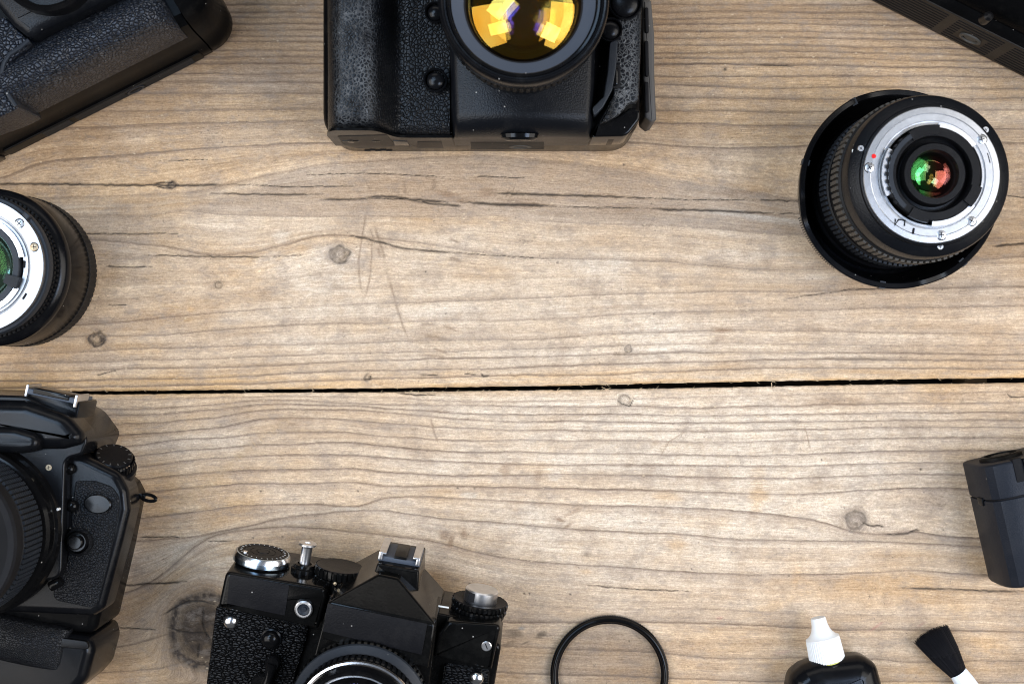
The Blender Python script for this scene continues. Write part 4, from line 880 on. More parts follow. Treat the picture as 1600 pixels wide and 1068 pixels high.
for px, py in ((1345, 232), (1540, 203), (1469, 385)):
    x, y = fr.hit(px, py, 90); cross_screw(D_, x, y, 89.0, 1.5, 'bright', rz=random.uniform(0, 90), h=1.4)
x, y = fr.hit(1365.5, 244, 93.2); MB().rev([(1.0, 92.8), (1.0, 93.25), (.01, 93.35)], 20, T(x, y)).build('index_dot', M['red'], D_)
x, y = fr.hit(1427, 361, 93); MB().box(x, y, 92.9, 2.2, 4.0, .25, .9, rz=-10).build('lever_slot', M['deep'], D_)
x, y = fr.hit(1545, 247, 93); MB().box(x, y, 92.9, .8, 5, .15, .3, rz=15).build('engraved_mark', M['deep'], D_)
b = MB(); b.tube([(fr.hit(px, py, 93)[0], fr.hit(px, py, 93)[1], 93.1) for px, py in ((1399, 342), (1398, 352), (1404, 343), (1414, 344), (1413, 353))], .35, 6); b.build('lock_spring', M['deep'], D_)
# bayonet tabs, shroud and contacts inside the flange
MB().rev([(22.4, 92.6), (21.9, 91.2), (21.6, 86), (12.8, 86)], 96).build('inner_wall', M['black'], D_)
each(D_, 'bayonet_tab', 'alu', [(20.9, 23.0, 95.0, 96.6, math.radians(a0), math.radians(a1), 20) for a0, a1 in ((35, 84), (150, 205), (268, 322))])
MB().rev([(21.0, 86), (21.0, 96.5), (20.4, 97), (17.0, 97), (16.6, 96.4), (16.4, 92), (13, 92)], 96).build('rear_shroud', M['black'], D_)
each(D_, 'shroud_block', 'black', [(17.3, 21.8, 95, 98.2, math.radians(a0), math.radians(a1), 14) for a0, a1 in ((84, 122), (-42, -16), (238, 262))])
cb = MB(); cb.arc_block(18.6, 20.6, 95, 98.6, math.radians(122), math.radians(228), 30); cbo = cb.build('contact_block', M['grey'], D_)
b = MB()
for k in range(10): a = math.radians(133 + k * 9); b.arc_block(20.4, 21.5, 95, 98.2, a, a + .075, 2)
b.build('contact_pin', M['deep'], cbo)
MB().rev([(16.6, 92), (14.4, 92.4), (13.9, 97.2), (13.4, 98), (10.8, 98), (10.3, 97.2), (10.0, 92)], 96).build('rear_ring', M['black'], D_)
MB().rev([(10.1, 94), (9.4, 84), (6, 78), (.1, 78)], 64).build('lens_interior', M['deep'], D_)
g_ = MB().rev(cap(17, 10.0, 92.5, 12), 64).build('rear_glass', M['g_split'], D_, sharp=80)
MB().rev(cap(20, 9.3, 89, 12, -1), 64).build('inner_glass', M['g_split'], g_, sharp=80)
MB().rev(cap(13, 8, 84, 12), 64).build('inner_glass', M['g_olive'], g_, sharp=80)
x, y = fr.hit(1331, 238, 86); MB().box(x, y, 86.6, .5, 2.4, .9, .2, rz=-8).build('index_mark', M['white'], D_)

# ------------------------------------------------------------------ 5. lens at the left edge
fr = Frame((-246.5, 35.2, 0))
E_ = fr.empty('camera_lens', 'short glossy black lens standing mount up at the left edge without a hood', 'lens', 'lenses standing mount up')
b = MB(); b.gear(37.6, .3, 14, 92, .25, .8); b.build('focus_ring', M['rubber'], E_)
MB().rev([(36.8, 12), (37.2, 13.5), (37.2, 40), (36.8, 47), (36.4, 49.6), (35.2, 51.4), (33.4, 52.2), (31, 52.2)], 128).build('barrel', M['sidegloss'], E_, sharp=50)
MB().rev([(36.5, 46), (37.35, 46.6), (37.3, 50.0), (36.2, 51.8), (34.0, 53.4), (32.2, 53.6), (31.9, 52)], 128).build('aperture_ring', M['satin'], E_, sharp=50)
b = MB()
for row, (r, z) in enumerate(((33.2, 55.2), (32.6, 58.2))):
    for k in range(90): a = 2 * PI * (k + row * .5) / 90; b.arc_block(r - 1.4, r + .5, z - 1.1, z + 1.1, a, a + .038, 1)
b.rev([(32.0, 52), (32.0, 61)], 96)
b.build('grip_ring', M['rubber'], E_)
MB().rev([(32.2, 60.5), (33.0, 61.2), (33.0, 65.5), (32.4, 66.6), (31.2, 66.8)], 128).build('rear_collar', M['grey'], E_, sharp=30)
MB().rev([(31.3, 64), (31.2, 69.4), (30.9, 69.9), (25.2, 70.0), (25.0, 69.4), (24.2, 69.2), (24.0, 70), (22.0, 70), (21.9, 64)], 128).build('mount_flange', M['satinmetal'], E_, sharp=25)
for px, py, r, mt in ((30, 349, 2.0, 'bright'), (53, 386, 1.9, 'brass')):
    x, y = fr.hit(px, py, 70); cross_screw(E_, x, y, 69.9, r, mt, rz=random.uniform(0, 90), h=.35)
b = MB(); x, y = fr.hit(40, 338, 68); b.box(x, y, 66, 3.6, 3.4, 3.2, .4, rz=-40); b.build('index_mark', M['grey'], E_)
b = MB(); x, y = fr.hit(39, 413, 69); b.box(x, y, 69.4, 1.5, 3.6, .9, .5, rz=-5); each(E_, 'engraved_mark', 'deep', [(26, 27, 69.9, 70.15, math.radians(-36), math.radians(-29), 4)]); b.build('lever_slot', M['deep'], E_)
MB().rev([(22, 70), (21.4, 69), (21.2, 62), (17, 62)], 96).build('inner_wall', M['alu'], E_)
MB().rev([(20.6, 62), (20.6, 71.8), (20.2, 72.2), (17.8, 72.2), (17.4, 71.6), (17.0, 62)], 96).build('rear_shroud', M['grey'], E_)
b = MB(); x, y = fr.hit(17, 438, 73); a = math.atan2(y, x); b.arc_block(15.8, 22.0, 70.5, 74.4, a - .13, a + .13, 8); b.build('shroud_block', M['black'], E_)
each(E_, 'bayonet_tab', 'alu', [(20.6, 22.8, 70.2, 71.8, math.radians(a0), math.radians(a1), 16) for a0, a1 in ((10, 60), (-75, -28))])
MB().rev([(17.2, 70), (16.4, 58), (10, 48), (.1, 48)], 64).build('lens_interior', M['deep'], E_)
g_ = MB().rev(cap(36, 16.9, 67, 12), 64).build('rear_glass', M['g_mint'], E_, sharp=80)
MB().rev(cap(30, 15.5, 62, 12, -1), 64).build('inner_glass', M['g_green'], g_, sharp=80)
MB().rev(cap(22, 13, 55, 12), 64).build('inner_glass', M['g_olive'], g_, sharp=80)

# ------------------------------------------------------------------ 6. camera with battery grip at the left edge
x0, y0 = P(60, 850)
fr = Frame((x0, y0, 0), rz=-12)
F_ = fr.empty('digital_camera', 'black camera with hot shoe and battery grip, below the lens at the left edge', 'camera', 'digital cameras on the planks')
h = lambda pts, z: fr.hits(pts, z)
q = h([(-120, 680), (118, 712), (204, 738), (219, 750), (228, 768), (212, 850), (185, 965), (-120, 950)], 3)
MB().prism(rounded(q, [4, 4, 6, 3, 4, 4, 5, 4], 5), .4, 48, b=4.5, b0=3, n=8).build('body', M['sidegloss'], F_, sharp=50)
q = h([(-120, 700), (116, 704), (186, 738), (200, 765), (203, 796), (192, 842), (162, 952), (146, 962), (-120, 950)], 56)
MB().prism(rounded(q, [4, 8, 8, 10, 4, 4, 6, 5, 4], 6), 36, 57, b=4, n=8).build('front_cover', M['satin'], F_, sharp=50)
q = h([(118, 750), (150, 751), (176, 760), (187, 778), (185, 806), (172, 868), (153, 942), (142, 949), (82, 936), (86, 905), (104, 880), (110, 840), (112, 800)], 57.5)
MB().prism(rounded(q, [2, 3, 6, 6, 4, 4, 5, 4, 4, 4, 4, 4, 3], 5), 50, 57.7, b=.6).build('front_leather', M['finegrip'], F_, sharp=50)
x, y = fr.hit(152, 787, 60); ov = T(x, y, 0, rz=6) @ Matrix.Diagonal((1.45, 1, 1, 1))
MB().rev([(4.4, 57), (4.4, 59.9), (4.0, 60.2), (.1, 60.3)], 40, ov).build('sensor_window', M['gloss'], F_, sharp=4)
# joystick shaped release beside the lens
x, y = fr.hit(122, 846, 60); MB().rev([(6.4, 56), (6.4, 60), (5.4, 61.5), (5.2, 60)], 40, T(x, y)).build('button_collar', M['finegrip'], F_)
x, y = fr.hit(120, 846, 64)
MB().rev([(4.8, 56), (4.8, 64), (4.3, 65), (3.4, 65), (3.4, 67), (2.8, 67.6), (.1, 67.6)], 40, T(x, y, 0)).build('lens_release', M['gloss'], F_)
for px, py, r in ((106, 733, 2.6), (110, 791, 2.8)):
    x, y = fr.hit(px, py, 62); knob(F_, 'button', x, y, 57, r, 4.6, 'gloss')
x, y = fr.hit(86, 912, 60); MB().box(x, y, 56, 7, 4.6, 5, 1.4, rz=40).build('switch', M['gloss'], F_)
x, y = fr.hit(76, 730, 66); 
# finder prism, built as a faceted roof around the mirror box
q = h([(-120, 612), (40, 618), (112, 648), (140, 686), (130, 710), (104, 716), (98, 905), (-120, 900)], 64)
MB().prism(rounded(q, [4, 10, 14, 5, 3, 5, 6, 4], 6), 6, 66, b=1.4, n=7).build('mirror_housing', M['satin'], F_, sharp=60)
cross_screw(F_, x, y, 65.6, 1.5, 'brass', h=.5)
q = h([(-120, 622), (40, 626), (104, 648), (130, 678), (126, 694), (96, 702), (-120, 704)], 72)
MB().prism(rounded(q, [8, 12, 14, 10, 6, 6, 8], 7), 50, 73, b=6, n=9).build('finder_roof', M['satin'], F_, sharp=60)
q = h([(-120, 664), (20, 668), (54, 678), (61, 691), (54, 706), (30, 709), (-120, 704)], 80)
MB().prism(rounded(q, [4, 10, 7, 6, 5, 6, 4], 6), 60, 79, b=3.5, n=7).build('flash_head', M['satin'], F_, sharp=60)
# hot shoe
x, y = fr.hit(78, 627, 62)
SH = T(x, y, 0)
MB().box(0, -2, 30, 27, 9, 30, 1.2, M=SH).build('shoe_base', M['satin'], F_)
sh = MB(); sh.box(0, 2.6, 34, 24, 2.6, 28, .5, M=SH); so = sh.build('hot_shoe', M['steelgrey'], F_)
b = MB(); b.box(-11.6, 2.6, 42, 1.2, 6.0, 20.4, .4, M=SH); b.build('shoe_rail', M['alu'], so); b = MB(); b.box(11.6, 2.6, 42, 1.2, 6.0, 20.4, .4, M=SH); b.build('shoe_rail', M['alu'], so)
MB().box(0, 3.4, 44, 17, 2.4, 18.6, .3, M=SH).build('shoe_spring', M['gloss'], so)
# mode dial standing on the shoulder, its axis along the top of the camera
dx, dy = fr.hit(174, 722, 46)
DM = T(dx, dy - 2.0, 42, rx=-58, rz=-4)
d = MB(); d.gear(10.2, 0, 5.2, 34, .8, .6, DM); do = d.build('mode_dial', M['gloss'], F_)
MB().rev([(8.9, 5), (8.9, 6.2), (8.2, 6.8), (.1, 6.8)], 40, DM).build('dial_face', M['satin'], do)
b = MB()
for k in range(13):
    b.box(7.4, 0, 6.78, 1.3, .55, .1, .05, M=DM @ Matrix.Rotation(2 * PI * k / 13, 4, 'Z'))
b.build('dial_mark', M['lightgrey'], do)
MB().rev([(11.4, -3), (11.4, .2), (10.6, .6), (8, .6)], 40, DM).build('dial_base', M['satin'], F_)
# strap lug
lx, ly = fr.hit(224, 776, 34)
b = MB(); R = []
for k in range(25):
    a = 2 * PI * k / 24; R.append((lx + 2.6 + 3.6 * math.cos(a), ly + .2 + 1.5 * math.sin(a), 34.2))
b.tube(R, .85, 8); b.box(lx - 6, ly + .1, 33.4, 14, 2.6, 1.6, .5); b.build('strap_lug', M['gloss'], F_)
# door on the right flank
sx, sy = fr.hit(203, 866, 30)
q0 = fr.hit(226, 800, 44); q1 = fr.hit(190, 950, 44); ang = math.degrees(math.atan2(q0[1] - q1[1], q0[0] - q1[0]))
fx, fy = fr.hit(204, 868, 4); SM = Matrix.Translation((fx - .9, fy, 30)) @ Matrix.Rotation(math.radians(ang + 0), 4, 'Z') @ Matrix.Rotation(math.radians(90), 4, 'X')
b = MB(); b.rev([(6.2, -6), (6.2, 1.0), (5.4, 1.3), (4.6, .9), (4.6, .4), (.1, .4)], 40, SM @ Matrix.Diagonal((1.9, 1, 1, 1))); b.build('side_door', M['gloss'], F_)
b = MB(); b.rev([(3.2, 0), (3.2, 1.4), (2.4, 1.6), (.1, 1.6)], 30, SM @ T(0, 0, 0)); b.build('socket', M['grey'], F_)
# battery grip
q = h([(-120, 945), (30, 945), (182, 968), (187, 988), (176, 1030), (160, 1048), (140, 1060), (115, 1067), (60, 1058), (0, 1048), (-120, 1040)], 5)
GB = MB().prism(rounded(q, [4, 4, 4, 8, 8, 8, 8, 8, 8, 8, 5], 5), .4, 54, b=5, b0=4, n=7).build('battery_grip', M['satin'], F_)
q = h([(-120, 944), (20, 950), (178, 972), (181, 984), (100, 978), (20, 962), (-120, 956)], 5); MB().prism(rounded(q, 1.5, 3), 4, 55.2, b=.4).build('grip_seam', M['black'], GB)
q0 = fr.hit(2, 964, 60); q1 = fr.hit(84, 1040, 60); 
def fz(x, y):
    u = (x + 60) / (q1[0] + 62); v = (y - q1[1] + 6) / (q0[1] - q1[1] + 8)
    u = min(max(u, 0), 1); v = min(max(v, 0), 1)
    e = math.sqrt(max(0, 1 - (1 - min(1, min(v, 1 - v) / .28)) ** 2)); e2 = math.sqrt(max(0, 1 - (1 - min(1, (1 - u) / .05)) ** 2))
    return 50 + (5 + 5 * math.exp(-((x - q1[0] + 20) / 15) ** 2) * math.sin(PI * v) ** 1.2) * e * (.6 + .4 * e2)
MB().grid(-60, q1[0] + 2, q1[1] - 4, q0[1] - 1, 50, 26, fz, 40).build('grip_leather', M['finegrip'], GB, sharp=60)
wx_, wy_ = fr.hit(161, 1006, 20); MB().box(wx_ - 1.5, wy_, 14, 5.5, 13, 22, 1.5, rz=-14).build('grip_button', M['gloss'], GB)
# lens with ribbed rubber ring
cx, cy = fr.hit(-42, 826, 66)
LX = T(cx, cy)
MB().rev([(41, 52), (41, 66), (40, 68), (38.6, 68.5), (38.6, 72), (39.6, 73), (39.4, 79), (38, 80.5), (35, 81)], 96, LX).build('lens_mount', M['gloss'], F_, sharp=25)
b = MB(); b.rev([(35, 83), (36.6, 84), (36.6, 108), (35.6, 109)], 96, LX); rg = b.build('zoom_ring', M['rubber'], F_)
b = MB()
for row in range(9):
    for k in range(96): a = 2 * PI * k / 96; b.arc_block(36.4, 37.6, 84.6 + row * 2.7, 86.5 + row * 2.7, a, a + .045, 1, LX)
b.build('rib_pattern', M['grey'], rg)
MB().rev([(35.6, 108.5), (36.6, 109.5), (36.6, 118), (35.6, 119.5), (33, 119.5), (30, 104), (.1, 96)], 96, LX).build('front_ring', M['deep'], F_)
b = MB(); x, y = fr.hit(91, 795, 68); b.rev([(.6, 64), (.6, 69), (.1, 69.2)], 12, T(x, y)); b.build('index_dot', M['white'], F_)

# ------------------------------------------------------------------ 7. the old film camera
def g(gx, gy): return (300 + gx * .325, 820 + gy * .325)
x0, y0 = g(800, 330); x0, y0 = P(x0, y0, 30)
fr = Frame((x0, y0, 20), rz=-9.6, rx=9)
G_ = fr.empty('film_camera', 'old black film camera with chrome dials and grained leatherette at the lower edge', 'camera')
h = lambda pts, z: [fr.hit(*g(*p), z) for p in pts]
def g1(gx, gy, z): return fr.hit(*g(gx, gy), z)
yt = g1(180, 222, 42)[1]                                   # height of the front top edge in local y
xl = g1(135, 400, 36)[0]; xr = g1(1505, 480, 36)[0]
MB().prism(rounded([(xl, yt - 88), (xr, yt - 88), (xr, yt - 16), (xl, yt - 16)], 3), -4, 33, b=2, b0=2, n=5).build('body', M['enamel'], G_)
q = h([(118, 385), (560, 490), (545, 560), (500, 700), (470, 900), (40, 1000)], 36)
MB().prism(rounded(q, 1.5), 30, 37, b=.8).build('front_leather', M['filmleather'], G_)
q = h([(1215, 670), (1432, 705), (1400, 1000), (1150, 1000)], 36)
MB().prism(rounded(q, 1.5), 30, 37, b=.8).build('front_leather', M['filmleather'], G_)
# top plate: left block, right block, low bridge
tl = h([(172, 222), (640, 302), (648, 345), (604, 498), (128, 398)], 43); xm = tl[1][0]
tl[0] = (xl + 1.2, yt); tl[4] = (xl, tl[4][1])
MB().prism(rounded(tl, [3.2, 3, 2, 1, .6], 6), -3, 43, b=2.0, b0=2, n=6).build('top_plate', M['enamel'], G_)
tr = h([(1228, 462), (1486, 480), (1440, 694), (1160, 632), (1180, 520)], 41)
MB().prism(rounded(tr, [4, 2.5, .6, 1, 2], 6), -3, 41, b=1.8, b0=2, n=6).build('top_plate', M['enamel'], G_)
yr = tr[0][1]
MB().prism(rounded([(xm - 12, yt - 24), (tr[1][0] - 4, yt - 24), (tr[1][0] - 4, yr), (xm + 40, yr + 1), (xm - 12, yr + 1)], 2), -2, 34, b=1.5, b0=1, n=4).build('top_bridge', M['enamel'], G_)
q = h([(182, 236), (468, 288), (446, 434), (168, 376)], 43.4); MB().prism(rounded(q, .5), 42, 43.5, b=.15).build('name_plaque', M['plaque'], G_)
x, y = g1(537, 403, 44)
so = MB().rev([(4.2, 42.5), (4.2, 44.6), (3.6, 45), (2.9, 45), (2.7, 44.2)], 40, T(x, y)).build('flash_socket', M['alu'], G_)
MB().rev([(2.8, 44.2), (1.7, 43.6), (1.2, 43.6), (1.1, 44.3), (.4, 44.3), (.1, 44.3)], 32, T(x, y)).build('socket_core', M['grey'], so)
# mirror box and prism: explicit facets
lo_ = h([(650, 372), (1172, 478), (1122, 690), (600, 560)], 60)
b = MB().prism(rounded([lo_[0], lo_[1], h([(1110, 1000)], 60)[0], h([(480, 1000)], 60)[0]], 1), 20, 52, b=1); b.build('mirror_housing', M['enamel'], G_)
pk = h([(893, 242), (990, 262)], 48); pf = [(*p, 58.0) for p in h([(652, 372), (1170, 476)], 58)]
pb = [(pf[0][0], pf[0][1] - 1, 20.0), (pf[1][0], pf[1][1] - 1, 20.0)]
t0, t1 = (*pk[0], 46.0), (*pk[1], 46.0); k0, k1 = (pk[0][0], pk[0][1] + 1.5, 2.0), (pk[1][0], pk[1][1] + 1.5, 2.0)
fb = [(*h([(620, 545)], 58)[0], 58.0), (*h([(1135, 690)], 58)[0], 58.0)]
v = [pf[0], pf[1], t1, t0, k0, k1, (pf[0][0] - 1, pf[0][1] - 2, 2), (pf[1][0] + 1, pf[1][1] - 2, 2), fb[0], fb[1], (fb[0][0], fb[0][1], 20), (fb[1][0], fb[1][1], 20)]
f = [(0, 1, 2, 3), (3, 2, 5, 4), (0, 3, 4, 6), (1, 7, 5, 2), (8, 9, 1, 0), (8, 0, 6, 10), (9, 11, 7, 1), (10, 11, 9, 8), (4, 5, 7, 6), (6, 7, 11, 10)]
MB().add(v, f).build('prism_cover', M['enamel'], G_, sharp=20, bevel=1.0)
q = h([(652, 376), (1132, 474), (1104, 622), (628, 510)], 58.6); MB().prism(rounded(q, .5), 57.5, 58.6, b=.15).build('name_plaque', M['plaque'], G_)
q = [(*p, 0) for p in []]
# accessory shoe on the prism
cx_, cy_ = g1(990, 205, 34)
SM = T(cx_, cy_, 0, rz=0)
MB().prism(rounded([(-11, -9), (11.5, -9), (10.2, 2.2), (-9.6, 2.2)], 1), 2, 40, b=1.2, M=SM).build('shoe_base', M['enamel'], G_)
so = MB().box(0, 3.2, 12, 20, 2.6, 22, .4, M=SM).build('hot_shoe', M['steelgrey'], G_) 
b = MB()
for s in (-1, 1): b.box(s * 8.8, 5.0, 12, 1.8, 3.8, 24, .4, M=SM); b.box(s * 7.9, 6.4, 12, 3.2, .9, 24, .3, M=SM)
b.build('shoe_rail', M['alu'], so)
MB().box(.4, 5.0, 14, 6, 1.4, 20.5, .4, M=SM).build('contact_block', M['gloss'], so)
# dials on the top plate: axes along local +y
def topM(gx, gy, zc, yb):                     # centre of the dial's outer face seen at (gx, gy); base at local y = yb
    X, Y = g1(gx, gy, zc); return Matrix.Translation((X, yb, zc)) @ Matrix.Rotation(math.radians(-90), 4, 'X'), Y - yb
zc = 22
Mx, L = topM(342, 128, zc, yt - 1); 
MB().rev([(12.4, 0), (12.4, L * .22), (12, L * .26)], 64, Mx).build('dial_base', M['brownblack'], G_)
ad = MB().rev([(13.0, L * .22), (13.6, L * .30), (13.6, L * .62), (13.2, L * .80), (12.6, L * .98), (12.2, L), (12.0, L)], 72, Mx).build('advance_dial', M['bluechrome'], G_, sharp=25)
MB().rev([(13.62, L * .62), (13.25, L * .82), (12.7, L * .97)], 72, Mx).build('chrome_band', M['chrome'], ad)
MB().rev([(12.1, L - .2), (11.4, L + .2), (9.2, L + .2), (9.1, L - .1), (8.8, L - .1), (8.7, L + .1), (6.2, L + .1), (6.1, L - .15), (5.8, L - .15), (5.7, L + .1), (3.4, L + .2), (3.2, L - .1), (2.9, L - .1), (2.8, L + .3), (.1, L + .35)], 64, Mx).build('dial_face', M['plaque'], ad, sharp=20)
b = MB()
for k in range(26):
    a = 2 * PI * k / 26; b.box(10.4, 0, L + .15, .9, .28, .12, .05, M=Mx @ Matrix.Rotation(a, 4, 'Z'))
b.build('dial_tick', M['white'], ad)
MB().rev([(1.2, L), (1.1, L + .9), (.1, L + 1)], 16, Mx @ T(-7.5, -6)).build('rivet', M['chrome'], ad)
Mx, L = topM(557, 84, zc + 2, yt - 3)
MB().rev([(6.0, 0), (6.0, 5), (5.4, 5.4), (5.2, 5.4), (5.2, L - 11.5), (4.7, L - 10.5), (3.4, L - 10.2)], 40, Mx).build('button_collar', M['enamel'], G_, sharp=25)
MB().rev([(2.6, L - 11), (2.6, L - 2.4), (2.9, L - 1.6), (4.3, L - 1.0), (4.3, L - .3), (4.0, L), (1.3, L), (1.1, L - .8), (.1, L - .8)], 40, Mx).build('shutter_button', M['alu'], G_, sharp=25)
Mx, L = topM(712, 196, zc + 2, yt - 7)
MB().rev([(9.5, 0), (9.5, L - 9.2), (9, L - 9)], 48, Mx).build('dial_base', M['enamel'], G_)
sd = MB().gear(11.6, L - 9.4, L - 4.9, 26, .9, .5, Mx).gear(11.9, L - 4.5, L, 30, .9, .5, Mx).build('speed_dial', M['enamel'], G_)
MB().rev([(11.2, L - .1), (10.9, L + .15), (10.5, L + .1), (.1, L + .1)], 64, Mx).build('dial_face', M['plaque'], sd)
knobm = Mx @ T(0, 0, L - 4.7); MB().rev([(.8, 11.0), (.8, 12.0), (.1, 12.1)], 12, Mx @ T(0, 0, L - 5) @ Matrix.Rotation(math.radians(90), 4, 'X')).build('rivet', M['brass'], sd)
Mx, L = topM(1386, 358, zc - 2, yr - 1)
MB().rev([(12.6, 0), (12.6, L * .2), (12, L * .25)], 48, Mx).build('dial_base', M['enamel'], G_)
rw = MB().gear(13.3, L * .25, L * .56, 34, .8, .5, Mx).gear(13.6, L * .62, L, 36, .8, .5, Mx).build('rewind_knob', M['enamel'], G_)
MB().rev([(12.9, L - .1), (12.4, L + .2), (9, L - .3), (7.6, L - .6), (.1, L - .6)], 64, Mx).build('dial_face', M['plaque'], rw)
MB().rev([(7.6, L - 1), (7.9, L), (7.9, L + 5.0), (7.4, L + 5.6), (.1, L + 5.6)], 48, Mx).build('film_dial', M['alu'], rw, sharp=30)
MB().box(-4.6, 6.9, L + .6, 4.4, 1.4, 4.2, .2, M=Mx).box(-4.4, -6.9, L + .6, 3.0, 1.4, 4.2, .2, M=Mx).build('crank_slot', M['deep'], rw)
# front details
x, y = g1(1210, 389, 33); MB().box(x, y, 33.6, 5, .7, .5, .15, rz=0).build('index_mark', M['white'], G_)
x, y = g1(180, 472, 40); MB().rev([(3.6, 35), (3.6, 37)] + [(3.6 * math.cos(t), 37 + 2.6 * math.sin(t)) for t in [PI / 2 * k / 9 for k in range(1, 9)]] + [(.05, 39.6)], 40, T(x, y)).build('strap_lug', M['chrome'], G_)
x, y = g1(1366, 745, 40); MB().rev([(3.6, 35), (3.6, 37)] + [(3.6 * math.cos(t), 37 + 2.6 * math.sin(t)) for t in [PI / 2 * k / 9 for k in range(1, 9)]] + [(.05, 39.6)], 40, T(x, y)).build('strap_lug', M['chrome'], G_)
x, y = g1(1415, 584, 42); cross_screw(G_, x, y, 40.9, 2.4, 'alu', rz=-60, slot=True)
x, y = g1(373, 558, 42); MB().rev([(4.9, 36), (4.9, 38.4), (4.2, 38.8)], 32, T(x, y)).build('button_collar', M['satin'], G_); knob(G_, 'front_button', x, y, 37, 4.1, 5.4, 'gloss')
x, y = g1(385, 665, 42); tm = MB().rev([(3.6, 36), (3.6, 41.5), (3.0, 42.4), (.1, 42.6)], 32, T(x, y)); x1, y1 = g1(350, 800, 42)
tm.tube([(x, y, 40.6), ((x + x1) / 2, (y + y1) / 2, 40.6), (x1, y1, 40.2)], [3.2, 2.2, 3.4], 16); tm.build('timer_lever', M['gloss'], G_)
x, y = g1(330, 775, 42); MB().rev([(5.2, 36), (5.2, 39.5), (4.4, 40.6), (.1, 40.8)], 36, T(x, y)).build('timer_hub', M['gloss'], G_)
# lens
cx_, cy_ = g1(803, 900, 64); LX = T(cx_, cy_, 0)
b = MB(); b.rev([(31, 50), (31, 57)], 96, LX); b.gear(32.6, 57, 62, 70, .9, .6, LX); b.build('aperture_ring', M['enamel'], G_)
MB().rev([(31.4, 61), (32.0, 62), (31.7, 63.4), (29.2, 65.2), (28.4, 66)], 128, LX).build('depth_ring', M['grey'], G_, sharp=30)
b = MB(); b.gear(28.8, 66, 72, 64, .8, .6, LX); b.rev([(28, 65), (28, 74)], 64, LX); b.build('focus_ring', M['enamel'], G_)
MB().rev([(27.6, 72), (28.2, 73.4), (27.8, 74.2), (26.9, 74.4)], 128, LX).build('chrome_band', M['chrome'], G_)
MB().rev([(27.0, 74.2), (26.6, 76), (26.2, 81), (25.6, 82), (24.4, 82), (24.0, 79), (22.6, 77.4), (18, 74), (17.6, 73)], 128, LX).build('lens_barrel', M['gloss'], G_, sharp=25)
MB().rev([(22.9, 78.0), (23.5, 78.8), (22.7, 79.2), (22.0, 77.8)], 96, LX).build('name_ring', M['alu'], G_)
MB().rev([(17.8, 73.4), (15, 62), (.1, 60)], 64, LX).build('lens_interior', M['deep'], G_)
MB().rev(cap(34, 17.6, 72.6, 10), 64, LX).build('front_glass', M['g_dark'], G_, sharp=80)
MB().box(cx_ - 2, yt - 26, 50, 8, 5, 2.2, .6).build('lens_release', M['enamel'], G_)

# ------------------------------------------------------------------ 8. filter ring
x0, y0 = P(952, 1052)
fr = Frame((x0, y0, 0))
H_ = fr.empty('lens_filter', 'thin black ring of a clear round filter lying flat at the lower edge', 'lens filter')
MB().rev([(27.0, .3), (29.2, .4), (29.6, .8), (29.6, 2.8), (29.2, 3.0), (29.0, 3.2), (29.0, 4.4), (28.5, 5.0), (27.4, 5.1), (26.9, 4.7), (26.5, 3.4), (25.8, 3.0), (25.8, 2.0), (26.6, .6), (27.0, .3)], 160).build('ring', M['gloss'], H_, sharp=50)
MB().gear(29.85, .8, 2.4, 150, .25, .2).build('thread', M['lightgrey'], H_)
MB().rev([(26.3, 2.5), (.01, 2.5)], 96).build('filter_glass', M['g_filter'], H_)

# ------------------------------------------------------------------ 9. black power pack at the right edge
x0, y0 = P(1590, 815)
fr = Frame((x0, y0, 0), rz=12.8)
I_ = fr.empty('battery_pack', 'satin black angular pack with one cross groove at the right edge', 'power pack')
z1 = 38
q = fr.hits([(1505, 728), (1549, 912)], 6); xL = (q[0][0] + q[1][0]) / 2; yT = fr.hit(1545, 713, 6)[1]; yB = fr.hit(1590, 914, z1 - 10)[1]; yS = fr.hit(1560, 783, z1)[1]
xR = xL + 74
def packprof(ins=0.0):
    i = ins
    return [(xL + 2.5 + i, .5 + i), (xL + .6 + i, 2.5 + i), (xL + i, 7 + i), (xL + .2 + i, 20), (xL + .9 + i, z1 - 10 - i), (xL + 2.6 + i, z1 - 5 - i), (xL + 5.6 + i, z1 - 1.8 - i), (xL + 9.5 + i, z1 - .3 - i), (xL + 14, z1 - i), (xR - 8, z1 - i), (xR - 1 - i, z1 - 6), (xR - i, 20), (xR - 2 - i, .5 + i)]
def pack(name, ya, yb, ra, rb, mat, par):
    st = []
    for k in range(7): t = PI / 2 * k / 6; st.append((ya + ra * (1 - math.cos(t)), ra * (1 - math.sin(t))))
    st.append((yb - rb, 0))
    for k in range(1, 7): t = PI / 2 * k / 6; st.append((yb - rb + rb * math.sin(t), rb * (1 - math.cos(t))))
    R = [[(x, y, z) for x, z in packprof(d)] for y, d in st]
    return MB().rings(R).build(name, M[mat], par, sharp=24)
pack('housing', yB, yS - .35, 1.5, .5, 'packpaint', I_)
hd = pack('cover', yS + .35, yT, .5, 1.5, 'packpaint', I_)
MB().rings([[(x, y, z) for x, z in packprof(.8)] for y in (yS - 2, yS + 2)]).build('groove', M['deep'], I_)
EM = Matrix.Translation((0, yT, 0)) @ Matrix.Rotation(math.radians(-90), 4, 'X')      # end face: local z = +y
def endp(px, py, off=0): 
    k = None; lo, hi = 0, 60
    best = min(((abs(fr.hit(px, py, z)[1] - yT), z) for z in [i * .5 for i in range(0, 90)])); return fr.hit(px, py, best[1])[0], best[1]
ex, ez = xL + 15, 20
